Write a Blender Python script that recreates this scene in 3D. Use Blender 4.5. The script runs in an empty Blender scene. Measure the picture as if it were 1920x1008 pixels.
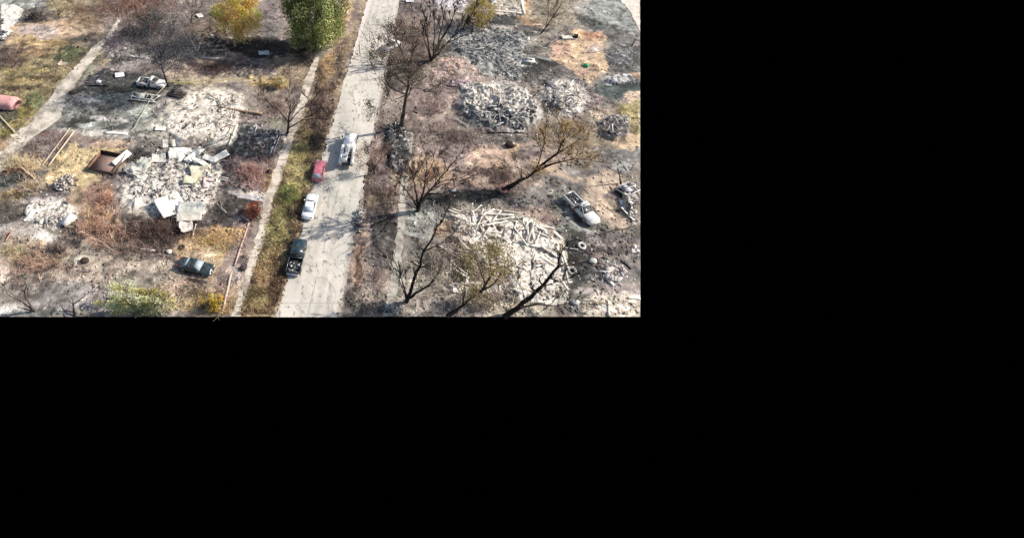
import bpy, math, random
import numpy as np
from mathutils import Vector, Matrix

# ------------------------------------------------------------------ camera, sky, sun, exposure
SC = bpy.context.scene
COL = SC.collection
F, TH, H = 1000.0, math.radians(43.4), 60.0
cd = bpy.data.cameras.new('camera'); cam = bpy.data.objects.new('camera', cd); COL.objects.link(cam)
cam.location = (0, 0, H); cam.rotation_euler = (math.pi/2 - TH, 0, 0)
cd.sensor_width = 36; cd.sensor_fit = 'HORIZONTAL'; cd.lens = 36*F/1920
cd.shift_x = 360/1920; cd.shift_y = -206.5/1920
cd.clip_end = 2000
SC.camera = cam
SUN_EL, SUN_AZ = math.radians(38), math.radians(79)      # azimuth from +Y towards +X
w = bpy.data.worlds.new('World'); SC.world = w; w.use_nodes = True
nt = w.node_tree; bg = nt.nodes['Background']
sky = nt.nodes.new('ShaderNodeTexSky'); sky.sky_type = 'NISHITA'; sky.sun_disc = False
sky.sun_elevation = SUN_EL; sky.sun_rotation = SUN_AZ; sky.dust_density = 1.5
tc = nt.nodes.new('ShaderNodeTexCoord'); sp = nt.nodes.new('ShaderNodeSeparateXYZ')
gt = nt.nodes.new('ShaderNodeMath'); gt.operation = 'GREATER_THAN'; gt.inputs[1].default_value = 0
mu = nt.nodes.new('ShaderNodeMath'); mu.operation = 'MULTIPLY'; mu.inputs[1].default_value = 0.13
nt.links.new(tc.outputs['Generated'], sp.inputs[0]); nt.links.new(sp.outputs['Z'], gt.inputs[0])
nt.links.new(gt.outputs[0], mu.inputs[0]); nt.links.new(mu.outputs[0], bg.inputs['Strength'])
nt.links.new(sky.outputs[0], bg.inputs['Color'])
sd = bpy.data.lights.new('sun', 'SUN'); sd.energy = 4.6; sd.angle = math.radians(.55); sd.color = (1, .955, .89)
so = bpy.data.objects.new('sun', sd); COL.objects.link(so); so.location = (60, 30, 80)
sv = Vector((math.sin(SUN_AZ)*math.cos(SUN_EL), math.cos(SUN_AZ)*math.cos(SUN_EL), math.sin(SUN_EL)))
so.rotation_euler = sv.to_track_quat('Z', 'Y').to_euler()
SC.view_settings.view_transform = 'Standard'; SC.view_settings.look = 'None'
SC.view_settings.gamma = 1; SC.view_settings.exposure = 0.58

# ------------------------------------------------------------------ photo pixel <-> ground
ST, CT = math.sin(TH), math.cos(TH)
def ray(u, v):
    a, b = u-600, v-297.5
    return a, F*CT - b*ST, -F*ST - b*CT
def P(u, v, z=0.0):                       # the ground point seen at a pixel
    x, y, zz = ray(u, v); t = (z-H)/zz
    return Vector((x*t, y*t, z))
def at(u, v, Y):                          # point of a pixel's ray at distance Y
    x, y, zz = ray(u, v); t = Y/y
    return Vector((x*t, Y, H+zz*t))
def UV(x, y, z=0.0):
    d = y*CT-(z-H)*ST; up = y*ST+(z-H)*CT
    return 600+F*x/d, 297.5-F*up/d
YN, YF = P(600, 594.6).y, P(600, 0.2).y
def inside(x, y, m=0.3):
    t = (y-YN)/(YF-YN); a = P(0.3, 594.6).x*(1-t)+P(0.3, 0.2).x*t; b = P(1199.6, 594.6).x*(1-t)+P(1199.6, 0.2).x*t
    return (y > YN+m) & (y < YF-m) & (x > a+m) & (x < b-m)

def S(r, g, b, k=1.42):                   # seen sunlit sRGB -> base colour
    f = lambda c: ((c/255+.055)/1.055)**2.4 if c > 10 else c/255/12.92
    return np.array([min(.85, f(r)/k), min(.85, f(g)/k), min(.85, f(b)/k)])

# ------------------------------------------------------------------ noise
def _h(ix, iy, s):
    n = (ix*374761393 + iy*668265263 + s*2147483647) & 0xffffffff
    n = ((n ^ (n >> 13))*1274126177) & 0xffffffff
    return ((n ^ (n >> 16)) & 0xffff)/65535.0
def vn(x, y, s=0):
    x = np.asarray(x, float); y = np.asarray(y, float)
    ix = np.floor(x).astype(np.int64); iy = np.floor(y).astype(np.int64); fx = x-ix; fy = y-iy
    fx = fx*fx*(3-2*fx); fy = fy*fy*(3-2*fy)
    return (_h(ix, iy, s)*(1-fx)+_h(ix+1, iy, s)*fx)*(1-fy)+(_h(ix, iy+1, s)*(1-fx)+_h(ix+1, iy+1, s)*fx)*fy
def fbm(x, y, s=0, o=4, g=.5):
    r, a, t = 0, 1, 0
    for i in range(o):
        r = r+a*vn(x*2**i+17.3*i, y*2**i-9.1*i, s+i); t += a; a *= g
    return r/t

# ------------------------------------------------------------------ materials
def new_mat(name, rough=.9, spec=.3):
    m = bpy.data.materials.new(name); m.use_nodes = True
    b = m.node_tree.nodes['Principled BSDF']; b.inputs['Roughness'].default_value = rough
    b.inputs['Specular IOR Level'].default_value = spec
    return m, m.node_tree, b
def attr_mat(name, scales=((1.3, .45), (6, .5)), bump=.5, bscale=7, rough=.93, spec=.15, trans=0, metal=0, dist=.08):
    m, t, b = new_mat(name, rough, spec); N, L = t.nodes.new, t.links.new
    a = N('ShaderNodeAttribute'); a.attribute_name = 'Col'; out = a.outputs['Color']
    g = N('ShaderNodeTexCoord')
    for sc, amp in scales:
        n = N('ShaderNodeTexNoise'); n.inputs['Scale'].default_value = sc; n.inputs['Detail'].default_value = 6; n.inputs['Roughness'].default_value = .65
        L(g.outputs['Object'], n.inputs['Vector'])
        r = N('ShaderNodeMapRange'); r.inputs[1].default_value = .3; r.inputs[2].default_value = .7
        r.inputs[3].default_value = 1-amp; r.inputs[4].default_value = 1+amp; L(n.outputs['Fac'], r.inputs[0])
        v = N('ShaderNodeVectorMath'); v.operation = 'SCALE'; L(out, v.inputs[0]); L(r.outputs[0], v.inputs['Scale']); out = v.outputs[0]
    L(out, b.inputs['Base Color']); b.inputs['Metallic'].default_value = metal
    if bump:
        n = N('ShaderNodeTexNoise'); n.inputs['Scale'].default_value = bscale; n.inputs['Detail'].default_value = 5
        L(g.outputs['Object'], n.inputs['Vector'])
        bp = N('ShaderNodeBump'); bp.inputs['Strength'].default_value = bump; bp.inputs['Distance'].default_value = dist
        L(n.outputs['Fac'], bp.inputs['Height']); L(bp.outputs[0], b.inputs['Normal'])
    if trans:
        tr = N('ShaderNodeBsdfTranslucent'); L(out, tr.inputs['Color']); mx = N('ShaderNodeMixShader'); mx.inputs[0].default_value = trans
        L(b.outputs[0], mx.inputs[1]); L(tr.outputs[0], mx.inputs[2]); L(mx.outputs[0], t.nodes['Material Output'].inputs['Surface'])
    return m
M = {}
M['ground'] = attr_mat('ground', ((.55, .16), (2.6, .26), (9, .28)), .8, 5, dist=.15)
M['road'] = attr_mat('road_concrete', ((.4, .07), (3, .08)), .2, 20, rough=.85, dist=.02)
M['debris'] = attr_mat('debris', ((2.5, .25),), .5, 6, rough=.9)
M['ash'] = attr_mat('ash', ((1.8, .3), (7, .35)), .7, 6, dist=.07)
M['wood'] = attr_mat('bark', ((3, .3),), .4, 12)
M['leaf'] = attr_mat('leaf', ((.8, .25),), 0, trans=.35, rough=.7)
M['metal'] = attr_mat('sheet_metal', ((1.2, .16), (6, .1)), .3, 4, rough=.55, spec=.4, metal=.0)
M['paint_burnt'] = attr_mat('burnt_paint', ((2.2, .3), (8, .3)), .3, 9, rough=.8)
def paint(name, rgb, rough=.25, dirt=.12):
    m, t, b = new_mat(name, rough, .5); N, L = t.nodes.new, t.links.new
    n = N('ShaderNodeTexNoise'); n.inputs['Scale'].default_value = 2.5; n.inputs['Detail'].default_value = 6
    g = N('ShaderNodeTexCoord'); L(g.outputs['Object'], n.inputs['Vector'])
    mx = N('ShaderNodeMix'); mx.data_type = 'RGBA'; r = N('ShaderNodeMapRange'); r.inputs[1].default_value = .45; r.inputs[2].default_value = .8; r.inputs[4].default_value = dirt*4
    L(n.outputs['Fac'], r.inputs[0]); L(r.outputs[0], mx.inputs[0])
    mx.inputs[6].default_value = (*rgb, 1); mx.inputs[7].default_value = (.33, .29, .25, 1)
    L(mx.outputs[2], b.inputs['Base Color']); b.inputs['Coat Weight'].default_value = .5; b.inputs['Coat Roughness'].default_value = .12
    return m
M['white_paint'] = paint('white_paint', (.78, .77, .74)); M['teal_paint'] = paint('dark_teal_paint', (.01, .026, .031), .3, .06)
M['green_paint'] = paint('dark_green_paint', (.01, .02, .019), .3, .06); M['red_paint'] = paint('faded_red_paint', (.42, .1, .13), .35, .1)
M['glass'] = paint('car_glass', (.02, .025, .028), .06, .02); M['pale_sky_glass'] = paint('pale_sky_glass', (.32, .37, .40), .15, .1)  # second glass: sky reflection painted in as pale blue grey, plus some dirt
M['rubber'] = paint('rubber', (.015, .015, .016), .8, .12); M['chrome'] = paint('dull_chrome', (.55, .55, .55), .25, .1)
M['black'] = paint('black_trim', (.012, .012, .013), .6, .08); M['lamp'] = paint('lamp_lens', (.5, .5, .48), .1, .02)
M['redlamp'] = paint('tail_lens', (.35, .02, .02), .15, .02)

# ------------------------------------------------------------------ mesh helpers
def mk(name, V, quads=None, tris=None, mat='debris', parent=None, col=None, smooth=False):
    V = np.asarray(V, np.float32).reshape(-1, 3); me = bpy.data.meshes.new(name)
    q = np.zeros((0, 4), np.int32) if quads is None else np.asarray(quads, np.int32).reshape(-1, 4)
    t = np.zeros((0, 3), np.int32) if tris is None else np.asarray(tris, np.int32).reshape(-1, 3)
    me.vertices.add(len(V)); me.vertices.foreach_set('co', V.ravel())
    li = np.concatenate([q.ravel(), t.ravel()]); me.loops.add(len(li)); me.loops.foreach_set('vertex_index', li)
    st = np.concatenate([np.arange(len(q))*4, len(q)*4+np.arange(len(t))*3]).astype(np.int32)
    me.polygons.add(len(q)+len(t)); me.polygons.foreach_set('loop_start', st)
    if smooth: me.polygons.foreach_set('use_smooth', np.ones(len(q)+len(t), bool))
    me.update(calc_edges=True)
    if col is not None:
        c = np.ones((len(V), 4), np.float32); c[:, :3] = col
        a = me.color_attributes.new('Col', 'FLOAT_COLOR', 'POINT'); a.data.foreach_set('color', c.ravel())
    me.materials.append(M[mat] if isinstance(mat, str) else mat)
    o = bpy.data.objects.new(name, me); COL.objects.link(o); o.parent = parent
    return o
def empty(name, loc=(0, 0, 0), rz=0):
    o = bpy.data.objects.new(name, None); COL.objects.link(o); o.location = loc; o.rotation_euler = (0, 0, rz); o.empty_display_size = .3
    return o
def tag(o, label=None, cat=None, group=None, kind=None):
    if label: o['label'] = label
    if cat: o['category'] = cat
    if group: o['group'] = group
    if kind: o['kind'] = kind
    return o
def copy_tree(o, parent=None):
    c = o.copy(); COL.objects.link(c); c.parent = parent
    for ch in list(o.children): copy_tree(ch, c)
    return c
CUBE = np.array([[x, y, z] for z in (-.5, .5) for y in (-.5, .5) for x in (-.5, .5)], float)
CQ = np.array([[0, 2, 3, 1], [4, 5, 7, 6], [0, 1, 5, 4], [2, 6, 7, 3], [0, 4, 6, 2], [1, 3, 7, 5]])
def rots(rx, ry, rz):
    cx, sx, cy, sy, cz, sz = np.cos(rx), np.sin(rx), np.cos(ry), np.sin(ry), np.cos(rz), np.sin(rz)
    R = np.empty((len(rx), 3, 3))
    R[:, 0] = np.stack([cz*cy, cz*sy*sx-sz*cx, cz*sy*cx+sz*sx], 1); R[:, 1] = np.stack([sz*cy, sz*sy*sx+cz*cx, sz*sy*cx-cz*sx], 1)
    R[:, 2] = np.stack([-sy, cy*sx, cy*cx], 1)
    return R
def boxes(c, s, R, jit=.0, rng=None):
    v = CUBE[None]*s[:, None, :]
    if jit: v = v+(rng.random(v.shape)-.5)*s.min(1)[:, None, None]*jit
    v = np.einsum('nij,nkj->nki', R, v)+c[:, None, :]
    q = CQ[None]+(np.arange(len(c))*8)[:, None, None]
    return v.reshape(-1, 3), q.reshape(-1, 4)
def tubes(p0, p1, r0, r1, k=5):
    p0, p1 = np.array(p0, float), np.array(p1, float); r0, r1 = np.array(r0), np.array(r1)
    d = p1-p0; d /= np.linalg.norm(d, axis=1)[:, None]+1e-9
    a = np.where(np.abs(d[:, 2:3]) < .9, [[0, 0, 1.]], [[1., 0, 0]]); x = np.cross(d, a); x /= np.linalg.norm(x, axis=1)[:, None]; y = np.cross(d, x)
    t = np.arange(k)*2*math.pi/k; ring = np.cos(t)[None, :, None]*x[:, None]+np.sin(t)[None, :, None]*y[:, None]
    v = np.stack([p0[:, None]+ring*r0[:, None, None], p1[:, None]+ring*r1[:, None, None]], 1).reshape(-1, 3)
    i = np.arange(k); j = (i+1) % k; q = np.stack([i, j, k+j, k+i], 1)
    return v, (q[None]+(np.arange(len(p0))*2*k)[:, None, None]).reshape(-1, 4)
class MB:                                  # collects simple solids for one mesh
    def __init__(s): s.V, s.Q, s.T, s.n = [], [], [], 0
    def add(s, V, Q=None, T=None):
        V = np.asarray(V, float).reshape(-1, 3)
        if Q is not None and len(Q): s.Q.append(np.asarray(Q)+s.n)
        if T is not None and len(T): s.T.append(np.asarray(T)+s.n)
        s.V.append(V); s.n += len(V); return s
    def box(s, c, sz, r=(0, 0, 0)):
        R = rots(*[np.array([a], float) for a in r]); v, q = boxes(np.array([c], float), np.array([sz], float), R); return s.add(v, q)
    def bar(s, a, b, r, k=8, r1=None):
        v, q = tubes([a], [b], [r], [r if r1 is None else r1], k)
        n = len(v); v = np.vstack([v, [a], [b]]); T = [[n, (i+1) % k, i] for i in range(k)]+[[n+1, k+i, k+(i+1) % k] for i in range(k)]
        return s.add(v, q, T)
    def build(s, name, mat, parent=None, col=None, smooth=False):
        return mk(name, np.vstack(s.V), np.vstack(s.Q) if s.Q else None, np.vstack(s.T) if s.T else None, mat, parent, col, smooth)

# ------------------------------------------------------------------ ground colours, patch by patch (pixel coordinates of the photo trace them)
def ell(u, v, ru, rv, rot=0, soft=.45):
    return ('e', u, v, ru, rv, rot, soft)
def poly(*pts, soft=6):
    return ('p', np.array(pts, float).reshape(-1, 2), soft)
def mask(U, V, sh):
    if sh[0] == 'e':
        _, u, v, ru, rv, rot, soft = sh; c, s = math.cos(math.radians(rot)), math.sin(math.radians(rot))
        dx, dy = U-u, V-v; a = (dx*c+dy*s)/ru; b = (-dx*s+dy*c)/rv; d = np.sqrt(a*a+b*b)
        return np.clip((1+soft/2-d)/soft, 0, 1)
    _, pts, soft = sh; n = len(pts); ins = np.zeros(U.shape, bool); dm = np.full(U.shape, 1e9)
    for i in range(n):
        x0, y0 = pts[i]; x1, y1 = pts[(i+1) % n]
        c = ((y0 > V) != (y1 > V)); xi = (x1-x0)*(V-y0)/((y1-y0) if y1 != y0 else 1e-9)+x0
        ins ^= c & (U < xi)
        l = (x1-x0)**2+(y1-y0)**2+1e-9; t = np.clip(((U-x0)*(x1-x0)+(V-y0)*(y1-y0))/l, 0, 1)
        dm = np.minimum(dm, np.hypot(U-x0-t*(x1-x0), V-y0-t*(y1-y0)))
    return np.clip(.5+np.where(ins, dm, -dm)/soft, 0, 1)
def LR(v): return 689-172*v/596., 750-116*v/596.       # road edges
BASE = (144, 131, 119)
PATCH = [
 # far left
 (ell(40, 5, 90, 18), (150, 150, 143)), (ell(90, 28, 50, 14), (118, 112, 104)), (ell(155, 14, 60, 22), (140, 122, 98)),
 (ell(110, 10, 20, 14), (165, 148, 108)), (ell(185, 25, 30, 20), (128, 104, 92)),
 (ell(95, 55, 85, 20, -5), (206, 168, 136)), (ell(70, 60, 38, 12), (204, 180, 168)), (ell(90, 82, 72, 11), (212, 176, 126)), (ell(140, 42, 30, 6), (205, 165, 130)),
 (ell(178, 66, 26, 20), (138, 116, 98)), (ell(160, 40, 30, 10), (150, 122, 95)),
 (poly(0, 92, 175, 90, 112, 160, 66, 218, 0, 265, soft=14), (150, 134, 98)), (ell(128, 102, 36, 13), (112, 116, 82)), (ell(70, 100, 40, 5), (190, 150, 112)),
 (ell(60, 92, 40, 5), (150, 120, 90)), (ell(45, 135, 50, 6, -5), (176, 158, 104)), (ell(30, 158, 60, 5), (172, 152, 104)), (ell(70, 150, 60, 4), (118, 102, 74)), (ell(20, 170, 60, 4), (122, 104, 80)),
 (ell(18, 112, 28, 22), (122, 98, 88)), (ell(62, 190, 18, 14), (134, 138, 92)), (ell(45, 210, 30, 12), (158, 142, 84)), (ell(8, 215, 22, 14), (100, 98, 82)), (ell(40, 235, 30, 10), (165, 150, 96)),
 (ell(12, 265, 26, 22), (190, 150, 115)), (ell(10, 250, 18, 8), (140, 130, 70)),
 # between alley and pavement, top
 (poly(200, 0, 600, 0, 590, 110, 560, 250, 300, 170, 175, 130, 205, 60, soft=16), (140, 122, 114)),
 (ell(240, 20, 60, 25), (128, 98, 86)), (ell(285, 80, 70, 30), (98, 92, 96)), (ell(220, 95, 30, 30), (126, 110, 112)), (ell(210, 50, 25, 15), (150, 132, 120)),
 (ell(400, 50, 60, 32), (120, 102, 88)), (ell(365, 25, 45, 20), (128, 112, 106)), (ell(500, 20, 24, 40, 0), (150, 132, 138)), (ell(505, 60, 20, 24), (118, 112, 112)),
 (ell(500, 86, 85, 12, 8), (70, 60, 62)), (ell(395, 72, 30, 12), (92, 74, 62)), (ell(555, 112, 40, 12, 20), (100, 84, 66)),  # darkest patch: char with the green tree's crown shadow painted in
 (ell(345, 128, 40, 26, -15), (205, 178, 152)), (ell(415, 92, 36, 8), (176, 160, 150)), (ell(440, 103, 24, 16), (170, 140, 126)), (ell(490, 105, 22, 16), (96, 100, 98)),
 (ell(410, 130, 62, 15, 3), (106, 86, 80)), (ell(355, 118, 24, 8), (96, 78, 74)), (ell(452, 132, 18, 12), (150, 140, 128)), (ell(480, 135, 14, 12), (82, 78, 88)),
 (ell(540, 130, 48, 24, 30), (146, 126, 102)), (ell(400, 152, 110, 9, -2), (176, 160, 134)), (ell(500, 160, 40, 9), (190, 160, 112)), (ell(330, 158, 40, 5), (150, 140, 100)),
 (ell(270, 115, 60, 14, -12), (128, 120, 120)), (ell(225, 112, 36, 8), (82, 80, 82)), (ell(265, 109, 16, 3), (214, 208, 196)), (ell(250, 125, 50, 5, -20), (170, 158, 156)), (ell(295, 130, 40, 10), (122, 106, 102)),
 (ell(190, 110, 16, 14), (160, 146, 112)), (ell(165, 140, 10, 18, 30), (150, 148, 122)),
 # burnt yard and first slab
 (poly(165, 140, 300, 140, 345, 165, 345, 185, 250, 180, 130, 172, soft=10), (74, 76, 76)), (ell(200, 145, 40, 7), (60, 58, 58)),
 (poly(132, 172, 250, 178, 345, 190, 335, 250, 235, 262, 80, 240, 118, 200, soft=9), (140, 139, 130)), (ell(165, 185, 40, 6, -10), (206, 198, 188)), (ell(155, 205, 34, 7, 30), (116, 110, 114)),
 (ell(215, 180, 50, 6, 5), (100, 104, 102)), (ell(230, 190, 50, 4, -22), (120, 120, 118)), (ell(196, 204, 12, 9), (96, 92, 98)), (ell(140, 226, 36, 10, -12), (72, 72, 80)), (ell(165, 214, 18, 7, 20), (84, 84, 92)),
 (ell(235, 235, 65, 6, -12), (92, 92, 94)), (ell(270, 222, 40, 6), (110, 112, 110)), (ell(275, 208, 30, 12), (182, 184, 172)), (ell(155, 232, 14, 7), (178, 182, 184)), (ell(200, 222, 40, 5, 8), (198, 190, 182)),
 (ell(215, 251, 90, 5, 4), (214, 206, 192)), (ell(205, 265, 60, 9), (150, 136, 124)), (ell(265, 266, 70, 10), (138, 128, 120)),
 (ell(310, 175, 40, 9), (92, 84, 88)), (ell(300, 200, 18, 22), (150, 142, 142)),
 (ell(385, 208, 84, 42, -5, .35), (232, 218, 198)), (ell(345, 240, 60, 26), (214, 206, 188)), (ell(420, 178, 40, 10), (238, 226, 208)), (ell(330, 268, 50, 12), (178, 168, 156)), (ell(410, 258, 30, 20), (196, 196, 180)),
 (ell(395, 215, 44, 18), (188, 180, 162)), (ell(460, 180, 40, 22, 20), (162, 148, 140)), (ell(505, 190, 40, 26), (158, 140, 126)), (ell(460, 225, 36, 16), (146, 128, 120)), (ell(520, 235, 22, 20), (140, 134, 118)),
 (poly(448, 236, 480, 232, 525, 248, 520, 275, 500, 310, 470, 312, 392, 330, 400, 290, 435, 278, soft=7), (62, 66, 74)), (ell(430, 290, 60, 9, 6), (84, 86, 94)), (ell(420, 310, 40, 20), (74, 74, 78)), (ell(500, 245, 40, 6, 10), (150, 140, 142)),
 (ell(455, 275, 25, 6), (110, 108, 118)), (ell(430, 345, 50, 34, 10), (70, 68, 72)), (ell(445, 368, 30, 6, 12), (178, 172, 172)),
 # tan lawn, brush, trailer
 (ell(88, 272, 52, 24, -20), (130, 108, 106)), (ell(90, 285, 30, 12), (150, 134, 140)), (ell(85, 250, 20, 8), (130, 92, 84)),
 (ell(165, 260, 40, 10, 20), (140, 118, 108)), (poly(145, 262, 160, 278, 200, 272, 240, 276, 228, 330, 190, 335, 165, 350, 162, 370, 128, 360, 80, 340, 100, 300, soft=7), (214, 184, 134)), (ell(215, 268, 40, 6), (200, 164, 138)),
 (ell(215, 322, 28, 5, 8), (96, 82, 80)), (ell(25, 335, 50, 14, -8), (110, 106, 108)), (ell(20, 345, 28, 5, -6), (70, 76, 82)), (ell(35, 312, 50, 14), (205, 170, 130)), (ell(20, 322, 26, 5), (150, 95, 85)), (ell(20, 370, 30, 12), (176, 152, 108)),
 (ell(5, 305, 20, 10), (225, 212, 190)), (ell(60, 360, 30, 8), (150, 128, 110)), (ell(100, 366, 50, 12), (112, 104, 106)), (ell(90, 380, 50, 6), (150, 142, 142)), (ell(150, 375, 26, 22), (176, 146, 118)),
 (ell(95, 402, 50, 24, 0, .3), (226, 218, 202)), (ell(70, 384, 30, 7), (222, 210, 204)), (ell(80, 443, 34, 11, 18), (224, 214, 204)), (ell(35, 430, 40, 14), (178, 166, 156)), (ell(10, 405, 34, 16), (112, 104, 100)), (ell(140, 432, 34, 10, 12), (84, 80, 74)), (ell(120, 455, 30, 12), (92, 80, 82)),
 (ell(190, 370, 34, 30), (152, 114, 96)), (ell(180, 410, 34, 28), (176, 134, 98)), (ell(205, 440, 50, 22), (176, 140, 118)), (ell(235, 350, 24, 30), (140, 130, 126)), (ell(225, 330, 40, 10), (110, 98, 96)),
 # second burnt house
 (ell(320, 290, 90, 30), (128, 118, 110)), (ell(330, 330, 95, 34), (196, 184, 170)), (ell(300, 375, 72, 32, 4, .3), (240, 228, 210)), (ell(365, 395, 40, 36), (206, 190, 180)), (ell(395, 350, 40, 20), (216, 186, 170)), (ell(240, 372, 28, 16), (206, 202, 192)),
 (ell(385, 405, 34, 20, 10), (120, 110, 104)), (ell(420, 400, 46, 18, -12), (104, 92, 88)), (ell(410, 420, 60, 8), (90, 80, 78)), (ell(300, 435, 64, 26), (118, 94, 86)), (ell(260, 415, 40, 12, 15), (106, 96, 90)), (ell(280, 455, 44, 16), (98, 78, 70)), (ell(300, 425, 20, 10), (156, 116, 112)),
 (ell(475, 322, 42, 36), (160, 122, 112)), (ell(455, 305, 20, 14), (176, 140, 128)), (ell(480, 355, 30, 12), (176, 146, 140)), (ell(480, 372, 34, 8), (226, 206, 190)), (ell(505, 345, 12, 26, 18), (206, 172, 128)), (ell(440, 385, 20, 8), (170, 160, 150)), (ell(455, 400, 24, 10), (140, 120, 104)),
 (ell(455, 440, 26, 34, 22), (160, 130, 122)), (ell(400, 448, 64, 22, -4), (216, 166, 110)), (ell(350, 470, 30, 18), (206, 172, 132)), (ell(385, 467, 34, 6, -4), (176, 132, 80)), (ell(400, 490, 70, 26), (214, 184, 150)), (ell(420, 480, 20, 26), (206, 174, 126)),
 (ell(310, 500, 60, 14), (192, 172, 152)), (ell(230, 485, 80, 18, -5), (178, 158, 142)), (ell(300, 480, 30, 10), (130, 112, 106)), (ell(375, 515, 40, 6, 14), (100, 86, 70)), (ell(300, 465, 20, 8), (108, 88, 80)),
 (ell(380, 545, 90, 28), (208, 182, 156)), (ell(330, 540, 26, 10), (190, 164, 144)), (ell(400, 575, 70, 18), (186, 158, 116)), (ell(430, 500, 14, 50, 20), (170, 142, 132)), (ell(455, 495, 12, 18, 20), (128, 110, 112)), (ell(440, 520, 16, 20), (206, 182, 168)), (ell(372, 530, 22, 4, 14), (96, 78, 76)),
 # bottom left
 (ell(50, 480, 90, 34), (186, 164, 140)), (ell(30, 475, 24, 14), (164, 150, 110)), (ell(60, 505, 60, 10, -12), (180, 138, 122)), (ell(5, 515, 14, 30, 8), (228, 198, 178)), (ell(160, 510, 90, 20, -12), (196, 174, 156)), (ell(130, 500, 60, 5, -12), (134, 110, 98)), (ell(120, 560, 64, 36), (158, 150, 146)), (ell(105, 545, 26, 14), (138, 130, 128)),
 (ell(40, 548, 44, 18), (150, 138, 128)), (ell(15, 580, 30, 12), (206, 198, 190)), (ell(60, 590, 60, 8), (118, 118, 112)), (ell(190, 570, 30, 30), (164, 150, 148)), (ell(150, 485, 30, 10), (184, 172, 152)),
 # verge left of the road
 (poly(600, 110, 590, 160, 546, 258, 520, 330, 478, 480, 445, 596, 520, 596, 557, 460, 592, 340, 622, 240, 650, 140, 688, 0, 650, 0, 640, 60, soft=6), (150, 128, 98)),
 (ell(648, 20, 14, 34, 12), (222, 180, 132)), (ell(665, 22, 9, 34, 12), (150, 126, 116)), (ell(640, 80, 9, 40, 14), (176, 150, 128)), (ell(617, 125, 15, 22), (186, 142, 98)), (ell(602, 150, 14, 24, 10), (120, 92, 66)), (ell(635, 130, 8, 50, 14), (104, 82, 76)),
 (ell(600, 215, 24, 50, 16), (112, 92, 82)), (ell(575, 275, 20, 30, 16), (158, 140, 88)), (ell(590, 265, 12, 30, 16), (104, 88, 76)), (ell(556, 300, 22, 36, 14), (186, 170, 108)), (ell(560, 330, 22, 26, 14), (206, 190, 126)), (ell(545, 362, 26, 20), (166, 156, 96)), (ell(536, 375, 22, 24, 14), (110, 118, 60)), (ell(530, 410, 22, 24, 14), (172, 162, 104)), (ell(555, 400, 12, 30, 16), (120, 104, 74)),
 (ell(515, 440, 26, 30, 16), (164, 154, 98)), (ell(505, 480, 24, 26, 16), (172, 152, 104)), (ell(492, 515, 26, 26, 16), (190, 152, 108)), (ell(510, 540, 14, 50, 14), (140, 104, 80)), (ell(480, 560, 26, 22, 16), (158, 140, 96)), (ell(468, 588, 30, 14), (150, 122, 88)), (ell(522, 550, 5, 50, 14), (110, 84, 74)), (ell(545, 470, 5, 26, 14), (150, 116, 92)),
 # right verge of the road
 (poly(752, 0, 800, 0, 830, 120, 790, 260, 770, 400, 735, 596, 636, 596, 664, 440, 690, 320, 712, 210, soft=8), (142, 120, 110)),
 (ell(770, 20, 26, 20), (108, 96, 98)), (ell(765, 45, 26, 20), (160, 130, 116)), (ell(770, 80, 40, 30), (112, 92, 82)), (ell(760, 130, 60, 40), (92, 80, 70)), (ell(780, 160, 46, 20), (108, 98, 86)), (ell(800, 185, 50, 22), (146, 122, 114)), (ell(735, 200, 20, 16), (160, 144, 132)),
 (ell(700, 265, 26, 16), (200, 172, 158)), (ell(745, 275, 26, 46, 8), (78, 76, 78)), (ell(760, 300, 8, 40, 6), (120, 124, 124)), (ell(690, 305, 18, 22), (150, 118, 106)), (ell(695, 350, 14, 50, 6), (112, 86, 76)), (ell(720, 340, 22, 34, 6), (122, 102, 106)),
 (ell(715, 385, 30, 20), (130, 112, 92)), (ell(698, 410, 14, 26, 6), (100, 78, 66)), (ell(672, 480, 13, 56, 8), (178, 140, 118)), (ell(668, 520, 6, 60, 10), (100, 76, 64)), (ell(690, 470, 10, 60, 6), (166, 138, 124)), (ell(715, 460, 26, 52, 6), (116, 110, 106)), (ell(718, 405, 26, 14), (104, 100, 102)),
 (ell(760, 330, 30, 26), (170, 142, 116)), (ell(775, 360, 40, 16), (150, 116, 104)), (ell(800, 392, 50, 12), (86, 84, 90)), (ell(800, 425, 44, 30), (148, 148, 140)), (ell(775, 470, 24, 30), (120, 116, 108)), (ell(800, 520, 60, 36), (158, 148, 132)), (ell(710, 545, 34, 24), (176, 156, 142)), (ell(660, 580, 20, 30), (118, 106, 96)), (ell(700, 575, 50, 8, -6), (98, 94, 90)), (ell(790, 570, 50, 24), (176, 160, 146)),
 # right lots
 (poly(800, 130, 870, 150, 860, 240, 1000, 250, 1080, 270, 1110, 330, 960, 360, 860, 370, 780, 340, 780, 240, soft=14), (164, 138, 126)), (ell(820, 200, 34, 40), (146, 122, 114)), (ell(860, 255, 50, 20), (136, 122, 112)), (ell(940, 262, 60, 12), (112, 104, 98)), (ell(840, 290, 50, 22), (150, 124, 120)), (ell(800, 320, 40, 24), (190, 156, 122)), (ell(850, 340, 40, 14), (172, 138, 118)), (ell(920, 300, 44, 22), (206, 170, 146)), (ell(972, 285, 20, 10), (208, 176, 140)), (ell(985, 290, 30, 10), (112, 90, 90)), (ell(1060, 320, 60, 14, 12), (206, 176, 146)), (ell(1040, 340, 60, 7, 10), (132, 122, 118)),
 (ell(910, 320, 46, 8), (120, 88, 80)), (ell(900, 345, 60, 10, -6), (196, 156, 132)), (ell(870, 372, 70, 14, -6), (70, 74, 68)), (ell(930, 335, 20, 12), (100, 76, 72)), (ell(955, 365, 24, 12), (186, 134, 116)),  # near-black band: the leaning tree's cast shadow painted on the ground
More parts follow.
